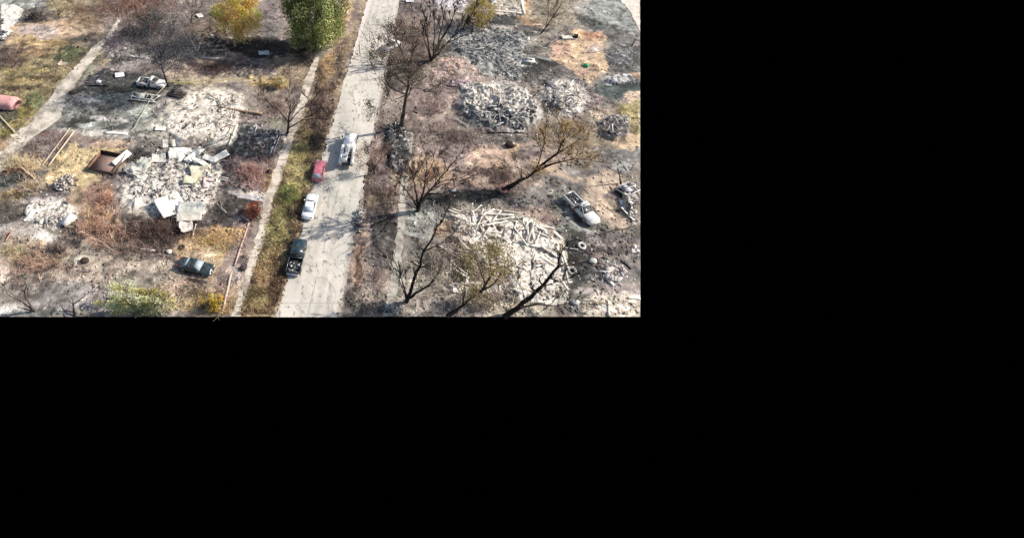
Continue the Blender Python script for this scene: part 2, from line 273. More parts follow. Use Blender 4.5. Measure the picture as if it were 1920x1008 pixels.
 (ell(865, 125, 36, 16, 10), (206, 156, 136)), (ell(860, 145, 44, 12, 8), (196, 160, 150)), (ell(850, 160, 34, 6, 8), (112, 88, 92)), (ell(870, 90, 44, 16), (84, 86, 86)), (ell(920, 95, 70, 42), (150, 152, 148)), (ell(860, 75, 26, 18), (184, 184, 174)), (ell(930, 60, 40, 12), (196, 184, 180)), (ell(945, 120, 44, 26), (194, 192, 184)), (ell(910, 110, 30, 14), (112, 114, 114)), (ell(960, 140, 30, 12), (210, 206, 196)), (ell(820, 10, 30, 26), (150, 132, 146)), (ell(850, 8, 24, 12), (214, 200, 206)),
 (ell(950, 16, 40, 14), (216, 200, 186)), (ell(950, 38, 50, 12), (82, 82, 90)), (ell(985, 15, 16, 14), (200, 156, 108)), (ell(1000, 35, 26, 16), (176, 132, 100)), (ell(1050, 20, 60, 26), (160, 148, 126)), (ell(1090, 20, 24, 20), (176, 164, 152)), (ell(1000, 58, 50, 8), (84, 80, 80)), (ell(1010, 75, 40, 12), (146, 148, 144)), (ell(1000, 92, 40, 8, -8), (106, 100, 92)),
 (ell(1040, 68, 50, 14, -14), (150, 140, 126)), (ell(1150, 30, 60, 36, 20), (152, 154, 148)), (ell(1120, 45, 42, 9, 18), (88, 92, 100)), (ell(1165, 75, 40, 16, 30), (110, 106, 108)), (ell(1185, 10, 8, 16, -35), (126, 126, 112)),
 (poly(1000, 110, 1040, 120, 1075, 140, 1115, 170, 1100, 190, 1060, 165, 1000, 160, 940, 160, 985, 130, soft=8), (104, 98, 100)), (ell(990, 148, 34, 10), (92, 88, 98)),
 (poly(1030, 88, 1062, 78, 1082, 58, 1130, 60, 1140, 70, 1134, 90, 1142, 110, 1135, 132, 1112, 158, 1090, 148, 1070, 132, 1036, 122, soft=4), (226, 186, 148)), (ell(1118, 92, 16, 8), (200, 170, 160)), (ell(1050, 95, 20, 14), (226, 168, 146)), (ell(1110, 66, 24, 8), (206, 140, 104)), (ell(1098, 135, 14, 8), (204, 158, 140)), (ell(1060, 75, 24, 5), (130, 118, 118)),
 (ell(1170, 115, 34, 34), (112, 110, 108)), (ell(1190, 145, 30, 6), (204, 160, 128)), (ell(1160, 168, 46, 18), (78, 90, 98)), (ell(1160, 152, 24, 8), (196, 194, 196)), (ell(1190, 186, 20, 10), (228, 194, 166)), (ell(1110, 185, 26, 14), (124, 104, 102)),
 (poly(1150, 198, 1200, 192, 1200, 256, 1180, 250, 1160, 222, soft=5), (200, 184, 132)), (ell(1130, 215, 26, 14, 20), (196, 172, 144)), (ell(1178, 266, 34, 12), (226, 188, 150)), (ell(1150, 240, 32, 22), (122, 112, 118)), (ell(1080, 235, 30, 24), (146, 124, 112)), (ell(1100, 270, 50, 20), (142, 128, 108)), (ell(1160, 290, 50, 14), (116, 114, 118)),
 (ell(1120, 320, 70, 16), (124, 118, 114)), (poly(1098, 335, 1140, 318, 1165, 330, 1172, 370, 1180, 420, 1160, 432, 1130, 415, 1105, 375, soft=14), (212, 186, 160)), (ell(1170, 312, 24, 10), (168, 164, 166)), (ell(1160, 362, 26, 7), (126, 100, 104)),
 (poly(905, 372, 1000, 345, 1090, 350, 1125, 420, 1150, 440, 1120, 470, 1090, 595, 1065, 595, 1060, 470, 1000, 420, soft=16), (112, 110, 104)), (ell(960, 380, 40, 14), (138, 124, 114)), (ell(1000, 372, 34, 22), (130, 122, 118)), (ell(1005, 405, 44, 14, 10), (176, 146, 130)), (ell(1020, 418, 30, 10), (156, 124, 116)), (ell(1068, 405, 36, 4, 48), (166, 166, 154)), (ell(1095, 430, 30, 3, 10), (160, 158, 148)),
 (ell(1150, 448, 56, 12), (124, 116, 112)), (ell(1150, 472, 46, 14), (156, 132, 124)), (ell(1110, 470, 12, 8), (170, 130, 140)), (ell(1150, 510, 54, 24), (124, 118, 114)), (ell(1075, 500, 26, 50), (92, 90, 86)), (ell(1160, 540, 50, 9, 8), (156, 140, 138)), (ell(1100, 545, 26, 5, 4), (184, 170, 168)),
 (poly(1098, 560, 1120, 552, 1200, 556, 1200, 596, 1098, 596, soft=5), (222, 206, 184)), (ell(1160, 552, 50, 6), (226, 206, 188)), (ell(1060, 580, 16, 24), (120, 102, 98)),
 (ell(960, 470, 100, 66, 18, .3), (224, 212, 190)), (ell(900, 420, 60, 24), (206, 190, 172)), (ell(850, 440, 34, 26), (190, 150, 122)), (ell(870, 470, 34, 30), (164, 142, 126)), (ell(930, 500, 40, 40), (140, 116, 92)), (ell(870, 520, 34, 24), (146, 128, 116)), (ell(1000, 500, 50, 34), (222, 210, 190)), (ell(1030, 440, 18, 8), (150, 130, 118)), (ell(880, 545, 50, 10), (206, 190, 178)), (ell(1020, 555, 50, 18), (226, 222, 204)), (ell(1000, 515, 26, 14), (140, 122, 108)), (ell(900, 578, 60, 20), (180, 164, 150)), (ell(980, 585, 60, 14), (168, 158, 138)),
 (ell(720, 440, 26, 44, 6), (78, 74, 72)), (ell(1085, 478, 30, 44), (74, 72, 70)), (ell(440, 392, 46, 16, -14), (72, 66, 64)), (ell(300, 424, 70, 13), (76, 66, 62)), (ell(250, 296, 30, 14), (84, 78, 74)), (ell(1150, 470, 40, 10), (92, 84, 80)), (ell(880, 372, 90, 12, -4), (66, 66, 62)), (ell(1000, 128, 40, 9, -8), (74, 72, 74)), (ell(470, 92, 80, 14, 6), (62, 56, 56)), (ell(840, 252, 50, 9, 6), (84, 76, 72)), (ell(935, 205, 76, 42, 18, .3), (180, 176, 170)), (ell(925, 185, 60, 20, 12), (226, 218, 202)), (ell(920, 225, 60, 20, 14), (96, 100, 106)), (ell(830, 225, 24, 24), (176, 156, 142)), (ell(1055, 185, 44, 32, 6, .3), (214, 204, 194)), (ell(1030, 205, 26, 12), (84, 74, 74)),  # charcoal, with painted shade of the leaning tree and green crown among it
]
def ground_color(x, y):
    U, V = UV(x, y)
    wu = (fbm(x*.22, y*.22, 3, 5)-.5)*26+(fbm(x*1.3, y*1.3, 13, 3)-.5)*14; wv = (fbm(x*.22, y*.22, 33, 5)-.5)*20+(fbm(x*1.3, y*1.3, 43, 3)-.5)*10
    c = np.tile(S(*BASE), (U.size, 1)).reshape(U.shape+(3,)); br = fbm(x*1.1, y*1.1, 5, 5, .68)
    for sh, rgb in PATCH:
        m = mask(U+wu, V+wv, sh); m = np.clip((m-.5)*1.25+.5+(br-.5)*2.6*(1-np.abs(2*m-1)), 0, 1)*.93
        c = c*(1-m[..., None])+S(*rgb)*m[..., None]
    n = fbm(x*.5, y*.5, 77, 5, .6); n2 = fbm(x*1.7+5, y*1.7, 99, 4, .6); n3 = fbm(x*.8, y*.8, 121, 3)
    f = (1+(n-.5)*1.25)*(1+(n2-.5)*1.0)*1.0
    c = c*np.clip(f, .3, 1.8)[..., None]
    d = np.clip((n2-.60)*6, 0, 1)*np.clip((n-.42)*4, 0, 1)*.6                 # ash flecks
    c = c*(1+1.2*d[..., None])+.03*d[..., None]
    k = np.clip((.44-n3)*7, 0, 1)*.58                                           # soot
    c = c*(1-k[..., None])+S(66, 60, 60)*k[..., None]
    g = (c@np.array([.25, .6, .15]))[..., None]
    c = (g+(c-g)*.84)*np.interp(g, [.0, .045, .09, .25, .4], [.72, .8, 1.15, 1.15, .97])
    pk = (c[..., 2] > c[..., 1]*.8) & (c[..., 0] > c[..., 1]*1.08); c[..., 0] = np.where(pk, c[..., 0]*.72+c[..., 1]*.31, c[..., 0])
    c[..., 2] = np.minimum(c[..., 2], c[..., 1]*.93); c[..., 0] = np.where(c[..., 0] > c[..., 1]*1.25, c[..., 0]*.6+c[..., 1]*.5, c[..., 0]); return c*np.array([1.02, .995, .94])
PAVE = [np.array([(588, 110), (571, 150), (560, 190), (534, 260), (520, 300), (495, 379), (475, 460), (454, 530), (434, 594), (449, 594), (470, 530), (492, 460), (513, 379), (540, 300), (551, 260), (577, 190), (589, 150), (600, 110)], float),
        np.array([(749, 365), (744, 430), (735, 500), (729, 540), (719, 594), (737, 594), (745, 540), (751, 500), (757, 430), (763, 365)], float)]
def road_mask(x, y, m=0.0):
    U, V = UV(x, y); l, r = LR(V); k = (U > l-m) & (U < r+m)
    if np.ndim(x) and m > 0:
        rr = vn(U*.31, V*.37, 5)
        for p in PAVE: k = k | ((mask(U, V, ('p', p, 2)) > .5) & (rr > .12))
    return k
def gz(x, y):                              # ground height
    x = np.asarray(x, float); y = np.asarray(y, float); U, V = UV(x, y); l, r = LR(V)
    e = np.clip(np.maximum(l-U, U-r)/10-.3, 0, 1)
    return e*(.05+.16*fbm(x*.15, y*.15, 8, 3)+.16*(fbm(x*1.1, y*1.1, 9, 3)-.35)*.8)
def gp(u, v, dz=0):
    p = P(u, v); p.z = float(gz(p.x, p.y))+dz; return p

NR, NC = 470, 760
tY = np.linspace(0, 1, NR)**1.0; YY = YN+(YF-YN)*tY
xa = np.interp(YY, [YN, YF], [P(.3, 594.6).x, P(.3, .2).x]); xb = np.interp(YY, [YN, YF], [P(1199.6, 594.6).x, P(1199.6, .2).x])
GX = xa[:, None]+(xb-xa)[:, None]*np.linspace(0, 1, NC)[None]; GY = np.repeat(YY[:, None], NC, 1)
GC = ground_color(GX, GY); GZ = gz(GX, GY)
GZ[0] = GZ[1]; i = np.arange(NR*NC).reshape(NR, NC)
gq = np.stack([i[:-1, :-1], i[:-1, 1:], i[1:, 1:], i[1:, :-1]], -1).reshape(-1, 4)
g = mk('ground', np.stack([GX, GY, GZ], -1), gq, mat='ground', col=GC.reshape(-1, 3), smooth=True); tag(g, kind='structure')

# ------------------------------------------------------------------ paved strips
def strip(name, L, R, nu, nv, dz, colf, mat='road', jit=.0, seed=1):
    def pl(pts, t):
        pts = np.array(pts, float); s = np.linspace(0, 1, len(pts)); return np.interp(t, s, pts[:, 0]), np.interp(t, s, pts[:, 1])
    t = np.linspace(0, 1, nv); lu, lv = pl(L, t); ru, rv = pl(R, t); X = np.zeros((nv, nu)); Y = X.copy()
    for k in range(nv):
        a, b = P(lu[k], lv[k]), P(ru[k], rv[k]); s = np.linspace(0, 1, nu)
        X[k] = a.x+(b.x-a.x)*s; Y[k] = a.y+(b.y-a.y)*s
    n = (vn(Y*.9, Y*0, seed)-.5)*jit+(vn(Y*3.1, Y*0, seed+3)-.5)*jit*.6
    X[:, 0] += n[:, 0]; X[:, -1] += n[::-1, -1]
    Z = gz(X, Y)+dz; i = np.arange(nu*nv).reshape(nv, nu); q = np.stack([i[:-1, :-1], i[1:, :-1], i[1:, 1:], i[:-1, 1:]], -1).reshape(-1, 4)
    c = colf(X, Y, np.linspace(0, 1, nu)[None]+0*X); return mk(name, np.stack([X, Y, Z], -1), q, mat=mat, col=c.reshape(-1, 3), smooth=True)
def road_col(X, Y, s):
    c = np.tile(S(216, 206, 190), X.shape+(1,)).reshape(X.shape+(3,)); U, V = UV(X, Y)
    n = fbm(X*.25, Y*.12, 4, 5); c = c*(1+(n-.5)*.35)[..., None]
    m = np.clip((fbm(X*.5, Y*.2, 14, 5)-.5)*5, 0, 1)*.35; c = c*(1-m[..., None])+S(188, 186, 174)*m[..., None]
    m = mask(U, V, ell(640, 350, 26, 44, 12, .8))*.45*np.clip((fbm(X*1.2, Y*.6, 24, 4)-.3)*3, 0, 1); c = c*(1-m[..., None])+S(170, 174, 160)*m[..., None]
    for q0, wd in ((.2, .05), (.36, .05), (.64, .05), (.8, .05)):
        tr = np.exp(-((s-q0)/wd)**2)*.16*np.clip(fbm(X*.3, Y*.06, 84, 3)*3-.9, 0, 1); c = c*(1-tr[..., None])
    cr = (np.abs(fbm(X*.22, Y*.16, 94, 4)-.5) < .008)*.3; c = c*(1-cr[..., None])
    st = np.clip((fbm(X*.9, Y*.35, 104, 4)-.62)*9, 0, 1)*.3; c = c*(1-st[..., None])+S(150, 146, 134)*st[..., None]
    e = np.clip((s-.93)/.05, 0, 1)*.5+np.clip((.035-s)/.03, 0, 1)*.4; e = e*np.clip(fbm(X*.8, Y*.4, 34, 4)*3-.8, 0, 1)
    c = c*(1-e[..., None])+S(150, 130, 112)*e[..., None]
    j = (np.abs(s-.5) < .006)*.35*np.clip(fbm(X, Y*.5, 44, 3)*4-1.2, 0, 1); c = c*(1-j[..., None])+S(110, 104, 96)*j[..., None]
    dd = Y % 6.1; j = ((dd < .16))*.22; c = c*(1-j[..., None])+S(120, 112, 104)*j[..., None]
    sp = np.clip((fbm(X*2.2, Y*1.3, 54, 4, .6)-.68)*14, 0, 1)*.7; c = c*(1-sp[..., None])+S(104, 100, 92)*sp[..., None]
    lf = mask(U, V, poly(689, 0, 697, 0, 660, 115, 652, 115, soft=3)); c = c*(1-lf[..., None])+S(236, 214, 206)*lf[..., None]
    return c
tag(strip('road', [(689, .3), (603, 298), (517.2, 594.4)], [(750, .3), (692, 298), (634.2, 594.4)], 90, 420, .03, road_col, jit=.5), kind='structure')
def slab_col(base, dark=(150, 138, 120), amt=.5, sc=1., joint=1.5):
    def f(X, Y, s):
        c = np.tile(S(*base), X.shape+(1,)).reshape(X.shape+(3,)); n = np.clip((fbm(X*sc, Y*sc, 6, 5)-.45)*5, 0, 1)*amt
        c = c*(1-n[..., None])+S(*dark)*n[..., None]
        if joint: j = ((Y % joint) < .14)*.55; c = c*(1-j[..., None])+S(120, 104, 88)*j[..., None]
        return c*(1+(fbm(X*2, Y*2, 61, 3)-.5)*.4)[..., None]
    return f
tag(strip('pavement', [(589, 110), (572, 150), (561, 190), (535, 260), (521, 300), (496, 379), (476, 460), (455, 530), (435, 594)], [(599, 110), (588, 150), (576, 190), (551, 260), (540, 300), (513, 379), (492, 460), (470, 530), (449, 594)], 8, 320, .035, slab_col((220, 206, 186), (150, 134, 118), amt=.75), jit=.35), kind='structure')
tag(strip('pavement', [(764, 250), (757, 310), (749, 365), (744, 430), (735, 500), (729, 540), (719, 594)], [(776, 250), (769, 310), (763, 365), (757, 430), (751, 500), (745, 540), (737, 594)], 8, 260, .035, slab_col((192, 184, 168), (130, 122, 112), .6), jit=.3), kind='structure')
tag(strip('path', [(754, 433), (800, 442), (845, 455)], [(754, 440), (798, 452), (840, 468)], 5, 60, .06, slab_col((176, 170, 160), (128, 122, 116), .6, joint=0)), kind='structure')
tag(strip('path', [(440, 366), (490, 368), (500, 372)], [(440, 371), (486, 379), (497, 382)], 5, 60, .055, slab_col((206, 196, 192), (130, 124, 122), .5, joint=0)), kind='structure')
tag(strip('lane', [(222, 34), (210, 54), (196, 72), (175, 87), (111, 160), (100, 176), (70, 217), (29, 253), (.5, 290)], [(227, 35), (217, 56), (206, 74), (187, 96), (145, 156), (124, 184), (112, 222), (56, 264), (.5, 327)], 24, 240, .04, slab_col((226, 212, 192), (158, 146, 130), .75, .5, 0), mat='ground', jit=.9), kind='structure')
tag(strip('road', [(1150, .3), (1163, 3), (1180, 22), (1199, 60)], [(1199, .3), (1199, 6), (1199, 24), (1199.2, 61)], 14, 60, .05, slab_col((232, 218, 200), (180, 168, 154), .4, 1, 0), jit=.2), kind='structure')

# ------------------------------------------------------------------ scattered litter, grass, twigs
def gcol(x, y):                            # nearest ground vertex colour
    t = np.clip((y-YN)/(YF-YN), 0, 1); r = (t*(NR-1)).astype(int); a = xa[r]; b = xb[r]; cc = np.clip((x-a)/(b-a)*(NC-1), 0, NC-1).astype(int)
    return GC[r, cc]
def spots(n, rng, sh=None, m=.35, soft=True):
    if sh is None: U = rng.uniform(1, 1199, n); V = 595*rng.random(n)
    else:
        if sh[0] == 'e':
            _, u, v, ru, rv, rot, s = sh; a = rng.uniform(0, 2*math.pi, n); q = np.sqrt(rng.random(n)) if not soft else np.abs(rng.normal(0, .72, n))
            c, s2 = math.cos(math.radians(rot)), math.sin(math.radians(rot)); dx, dy = q*ru*np.cos(a), q*rv*np.sin(a); U = u+dx*c-dy*s2; V = v+dx*s2+dy*c
        else:
            p = sh[1]; U = rng.uniform(p[:, 0].min(), p[:, 0].max(), n*3); V = rng.uniform(p[:, 1].min(), p[:, 1].max(), n*3)
            k = mask(U, V, ('p', p, .5)) > .5; U, V = U[k][:n], V[k][:n]
    A, B = U-600, V-297.5; yy = F*CT-B*ST; zz = -F*ST-B*CT; t = -H/zz; x, y = A*t, yy*t
    k = inside(x, y, m); return x[k], y[k]
def flakes(name, x, y, size, col, rng, mat='debris', lift=.03, tilt=.4, asp=(1, 2.5), th=.16, parent=None):
    n = len(x); s = size[0]+(size[1]-size[0])*rng.random(n)**2; a = rng.uniform(asp[0], asp[1], n)
    sz = np.stack([s*a, s, s*th], 1); R = rots(rng.normal(0, tilt, n), rng.normal(0, tilt, n), rng.uniform(0, 6.28, n))
    z = gz(x, y)+(lift if np.ndim(lift) else lift*rng.random(n))+s*.15
    v, q = boxes(np.stack([x, y, z], 1), sz, R, .6, rng); return mk(name, v, q, mat=mat, col=np.repeat(col, 8, 0), parent=parent)
rng = np.random.default_rng(5)
x, y = spots(30000, rng); k = ~road_mask(x, y, 2); x, y = x[k], y[k]
d = fbm(x*.35, y*.35, 200, 4); k = d+rng.random(len(x))*.16 > .58; x, y = x[k], y[k]
c = gcol(x, y)*np.exp(rng.normal(-.05, .33, len(x)))[:, None]; c = np.clip(c*(1+rng.normal(0, .07, c.shape)), .01, .75)
tag(flakes('burnt_debris_scraps', x, y, (.05, .3), c, rng), 'ash, charcoal and stone scraps scattered over all the burnt lots', 'debris', kind='stuff')
x, y = spots(5000, rng, poly(600, 110, 546, 258, 478, 480, 445, 596, 522, 596, 557, 460, 592, 340, 640, 150, 650, 100))
pal = np.array([S(196, 160, 112), S(176, 132, 92), S(170, 150, 100), S(130, 104, 78), S(214, 190, 146)]); c = pal[rng.integers(0, 5, len(x))]*rng.uniform(.6, 1.2, len(x))[:, None]
k = fbm(x*.6, y*.3, 7, 3)+rng.random(len(x))*.4 > .6
tag(flakes('fallen_leaves', x[k], y[k], (.06, .2), c[k], rng, 'leaf', tilt=.5, th=.06), 'fallen brown leaves along the grass strip left of the road', 'leaves', kind='stuff')
x, y = spots(800, rng, poly(689, 0, 750, 0, 634, 595, 517, 595)); k = road_mask(x, y, -4) & (fbm(x*.4, y*.2, 70, 3) > .5); x, y = x[k], y[k]
tag(flakes('road_grit', x, y, (.03, .1), S(120, 112, 100)*rng.uniform(.5, 1.3, (len(x), 1)), rng, lift=.03, tilt=.3), 'dark grit and leaf crumbs lying on the pale concrete road', 'grit', kind='stuff')
def blades(name, x, y, h, col, rng, lean=.5, wd=.035, mat='leaf'):
    n = len(x); hh = rng.uniform(h[0], h[1], n); a = rng.uniform(0, 6.28, n); b = rng.uniform(0, 6.28, n); l = hh*rng.random(n)*lean*2
    z = gz(x, y); p = np.stack([x, y, z], 1); dx = np.stack([np.cos(a), np.sin(a), a*0], 1)*wd*(.6+rng.random((n, 1)))
    tip = p+np.stack([np.cos(b)*l, np.sin(b)*l, hh], 1); v = np.stack([p-dx, p+dx, tip], 1).reshape(-1, 3)
    return mk(name, v, tris=np.arange(n*3).reshape(-1, 3), mat=mat, col=np.repeat(col, 3, 0))
gs = [(poly(600, 200, 546, 258, 478, 480, 450, 590, 515, 590, 557, 460, 592, 340, 625, 220), 26000), (poly(0, 92, 175, 90, 112, 160, 66, 218, 0, 265), 16000), (poly(1150, 198, 1200, 192, 1200, 256, 1180, 250, 1160, 222), 2500),
      (ell(400, 460, 60, 26), 5000), (ell(380, 550, 80, 34), 5000), (ell(85, 80, 75, 12), 4000), (ell(25, 320, 50, 30), 5000), (ell(20, 370, 34, 16), 2500), (ell(505, 345, 14, 30, 18), 2000), (poly(1034, 90, 1082, 60, 1134, 62, 1140, 110, 1112, 155, 1040, 122), 700), (ell(205, 430, 50, 40), 5000), (ell(60, 490, 70, 34), 6000), (ell(500, 160, 40, 10), 2500), (ell(640, 40, 12, 60, 12), 1500)]
X, Y = zip(*[spots(n, rng, s) for s, n in gs]); x, y = np.concatenate(X), np.concatenate(Y); k = ~road_mask(x, y, 3) & (fbm(x*.7, y*.7, 210, 3)+rng.random(len(x))*.4 > .55); x, y = x[k], y[k]
c = np.clip(gcol(x, y)*np.exp(rng.normal(.28, .33, len(x)))[:, None]*(1+rng.normal(0, .08, (len(x), 3))), .02, .7)
tag(blades('dry_grass', x, y, (.12, .42), c, rng), 'dry green and straw coloured grass left unburnt in patches', 'grass', kind='stuff')

def keep(W):
    t = (W[:, 1]-YN)/(YF-YN); xr = P(1199.6, 594.6).x*(1-t)+P(1199.6, .2).x*t; return (W[:, 1] > YN+.1) & (W[:, 0] < xr-.1-W[:, 2]*.7)
class Segs:
    def __init__(s): s.a, s.b, s.r, s.q = [], [], [], []
    def add(s, p, q, r0, r1): s.a.append(tuple(p)); s.b.append(tuple(q)); s.r.append(r0); s.q.append(r1)
    def build(s, name, parent, col, rng, k=5, var=.35, mat='wood'):
        if parent is not None and s.a:
            q = keep(np.array(s.b)+np.array(parent.location)) | (np.array(s.r) > .09); q = np.flatnonzero(q); s.a, s.b, s.r, s.q = ([l[i] for i in q] for l in (s.a, s.b, s.r, s.q))
        if not s.a: return None
        v, q = tubes(s.a, s.b, s.r, s.q, k); c = np.array(col)*np.exp(rng.normal(0, var, (len(s.a), 1))); return mk(name, v, q, mat=mat, parent=parent, col=np.repeat(np.clip(c, .004, .8), 2*k, 0), smooth=True)
def rvec(R): return Vector((R.gauss(0, 1), R.gauss(0, 1), R.gauss(0, 1))).normalized()
def grow(R, p, d, L, r, lev, big, small, tips, spread=.6, up=.12, kids=3):
    n = 4 if lev > 0 else 3; st = L/n; rr = r
    for k in range(n):
        d = (d+rvec(R)*.16+Vector((0, 0, up*.4))).normalized(); q = p+d*st; r2 = max(.026, rr*.82)
        (big if lev >= 2 else small).add(p, q, rr, r2); p, rr = q, r2
        if lev > 0 and k > 0:
            for j in range(kids if k == n-1 else max(1, kids-2)):
                dd = (d+rvec(R)*spread+Vector((0, 0, up))).normalized(); grow(R, p, dd, L*R.uniform(.5, .75), max(.03, rr*.7), lev-1, big, small, tips, spread, up, kids)
    if lev <= 1: tips.append(p)
def tree(name, label, cat, base, limbs, lev=3, col=S(84, 74, 66), seed=1, leaf=None, grow_on=True, L=3., spread=.6, up=.15, kids=3, group=None, twigcol=None, part='twigs'):
    """limbs: [(radius, [(u, v, dY), ...])] in photo pixels, dY metres behind the base; grown twigs continue each limb"""
    R = random.Random(seed); rg = np.random.default_rng(seed); b = gp(*base); root = empty(name, b); tag(root, label, cat, group)
    big, small, tips = Segs(), Segs(), []
    for rad, pts in limbs:
        W = [at(u, v, b.y+dy+(2.6*i/len(pts) if base[1] > 584 else -2.4*i/len(pts) if name in ('bare_tree', 'scorched_tree') and L > 1.85 else 0))-b for i, (u, v, dy) in enumerate(pts)]
        if pts[0][:2] == base: W[0] = Vector((0, 0, -.2))
        Q = []                               # subdivide with small wander
        for a, c in zip(W[:-1], W[1:]):
            n = max(2, int((c-a).length/1.1))
            for k in range(n): Q.append(a.lerp(c, k/n)+(rvec(R)*min(.12, rad) if k else Vector()))
        Q.append(W[-1]); N = len(Q)-1
        for k in range(N):
            f0, f1 = k/N, (k+1)/N; big.add(Q[k], Q[k+1], rad*(1-.88*f0**.75), rad*(1-.88*f1**.75))
            if grow_on and f0 > .3 and lev > 0:
                for _ in range(1 if R.random() < .75 else 2):
                    d = ((Q[k+1]-Q[k]).normalized()*.6+rvec(R)*.8+Vector((0, 0, up))).normalized(); grow(R, Q[k+1], d, L*(1.15-f0)*R.uniform(.6, 1.1), rad*(1-.75*f1)*.5, lev-1 if lev > 1 else 0, big, small, tips, spread, up, kids)
        if grow_on:
            for _ in range(2): grow(R, Q[-1], ((Q[-1]-Q[-2]).normalized()+rvec(R)*.4).normalized(), L*.7, rad*.25, max(0, lev-2), big, small, tips, spread, up, kids)
    big.build('trunk', root, col, rg, 7, .12); small.build(part, root, twigcol if twigcol is not None else col, rg, 3)
    if leaf:
        n, sz, lc, rad = leaf[:4]; T = np.array([tuple(t) for t in tips]); k = rg.integers(0, len(T), n); c = T[k]+rg.normal(0, rad, (n, 3))
        clump = np.array(lc)[(vn(T[k][:, 0]*1.1, T[k][:, 1]*1.1+T[k][:, 2], seed)*len(lc)*.999).astype(int)]
        leaves('crown', c, sz, clump, rg, root)
    return root
def leaves(name, c, sz, col, rg, parent, var=.3):
    col = np.minimum(col*1.7, .72)
    q = keep(c+np.array(parent.location)); c, col = c[q], col[q]
    n = len(c); s = rg.uniform(sz[0], sz[1], n); R = rots(rg.normal(0, .9, n), rg.normal(0, .9, n), rg.uniform(0, 6.28, n))
    q = np.array([[-.5, 0, 0], [0, -.32, .06], [.55, 0, 0], [0, .32, .06]]); v = np.einsum('nij,nkj->nki', R, q[None]*s[:, None, None])+c[:, None]
    return mk(name, v.reshape(-1, 3), np.arange(n*4).reshape(-1, 4), mat='leaf', parent=parent, col=np.repeat(np.clip(col*np.exp(rg.normal(0, var, (n, 1)))*(1+rg.normal(0, .06, (n, 3))), .005, .7), 4, 0))
def crown_pts(rg, n, c, r, clumps=60, cr=.28, seed=1, lo=.35):
    """leaf positions in clumps spread through an uneven ellipsoid"""
    d = rg.normal(0, 1, (clumps, 3)); d /= np.linalg.norm(d, axis=1)[:, None]; q = (lo+(1-lo)*rg.random(clumps)**.6)*(.8+.35*vn(d[:, 0]*2+9, d[:, 1]*2+d[:, 2], seed))
    C = d*q[:, None]; k = rg.integers(0, clumps, n); e = rg.normal(0, 1, (n, 3)); e /= np.linalg.norm(e, axis=1)[:, None]
    p = C[k]+e*(rg.random(n)**.45)[:, None]*cr*(.6+.8*rg.random(clumps))[k][:, None]
    return p*np.array(r)+np.array(c), k
def leafy(name, label, cat, base, c, r, n, cols, sz, seed=1, clumps=60, cr=.28, trunk=(.3, S(120, 104, 88)), group=None, lo=.35):
    R = random.Random(seed); rg = np.random.default_rng(seed); b = gp(*base); root = empty(name, b); tag(root, label, cat, group)
    big, small, tips = Segs(), Segs(), []; c = Vector(c)
    st = Vector((0, 0, -.2)); mid = Vector((c.x*.4, c.y*.4, max(.4, c.z-r[2]*.7))); big.add(st, mid, trunk[0], trunk[0]*.8)
    for k in range(7):
        d = rvec(R); d.z = abs(d.z)*.8; q = mid+Vector((d.x*r[0]*.75, d.y*r[1]*.75, d.z*r[2]*1.4)); m = mid.lerp(q, .5)+rvec(R)*.2
        big.add(mid, m, trunk[0]*.5, trunk[0]*.3); big.add(m, q, trunk[0]*.3, trunk[0]*.1)
        for j in range(6): grow(R, mid.lerp(q, R.uniform(.4, 1)), (d+rvec(R)*.7).normalized(), min(r)*.5, trunk[0]*.12, 1, big, small, tips)
    big.build('trunk', root, trunk[1], rg, 6, .1); small.build('branches', root, trunk[1], rg, 3)
    p, k = crown_pts(rg, n, c, r, clumps, cr, seed, lo); p[:, 2] = np.maximum(p[:, 2], .05)
    cc = np.array(cols)[rg.integers(0, len(cols), clumps)[k]]; leaves('crown', p, sz, cc, rg, root); return root

# ------------------------------------------------------------------ trees
DK = S(52, 42, 40); GR = S(104, 94, 86); BR = S(110, 82, 70)
leafy('leafy_tree', 'tall dark green leafy tree beside the road, the only green crown', 'tree', (592, 96), (-.2, .5, 8.2), (6.3, 6, 8), 34000,
      [S(124, 128, 76), S(148, 150, 98), S(88, 96, 56), S(132, 136, 82), S(168, 170, 112), S(106, 114, 68)], (.22, .5), 3, 110, .24, (.38, S(90, 78, 66)))
leafy('autumn_tree', 'tall golden yellow autumn tree at the top, left of the green one', 'tree', (440, 88), (1.3, .5, 7.6), (5.2, 4.6, 6.6), 17000,
      [S(250, 188, 96), S(232, 166, 80), S(210, 150, 78), S(252, 200, 122), S(196, 150, 96)], (.16, .36), 4, 90, .26, (.3, S(196, 164, 130)))
leafy('olive_tree', 'small olive yellow tree between the dark bare tree and the slab with beams', 'tree', (895, 52), (0, 0, 3.8), (3.4, 3, 3.2), 6500,
      [S(160, 140, 80), S(134, 118, 70), S(180, 156, 96)], (.12, .3), 5, 50, .3, (.18, GR))
leafy('yellow_bush', 'broad yellow green bush at the bottom left, below the dark sedan', 'bush', (254, 594), (0, .3, 1.9), (5.2, 2.8, 2.9), 24000,
      [S(216, 202, 142), S(192, 178, 118), S(166, 154, 100), S(228, 214, 160), S(146, 136, 88)], (.1, .26), 6, 110, .2, (.16, GR), lo=.1)
leafy('yellow_shrub', 'small mustard yellow shrub at the bottom edge beside the fence rail', 'bush', (400, 590), (0, 1.1, .9), (1.5, 1, 1.3), 3000,
      [S(214, 176, 84), S(180, 146, 66), S(150, 122, 60)], (.1, .22), 7, 40, .3, (.06, GR), lo=.1)
leafy('rust_red_bush', 'round rust red bush beside the left pavement', 'bush', (476, 404), (0, 0, 1.15), (1.35, 1.25, 1.25), 3800,
      [S(170, 108, 84), S(144, 88, 70), S(196, 136, 108), S(112, 70, 58)], (.09, .2), 8, 60, .25, (.06, BR), lo=.15)
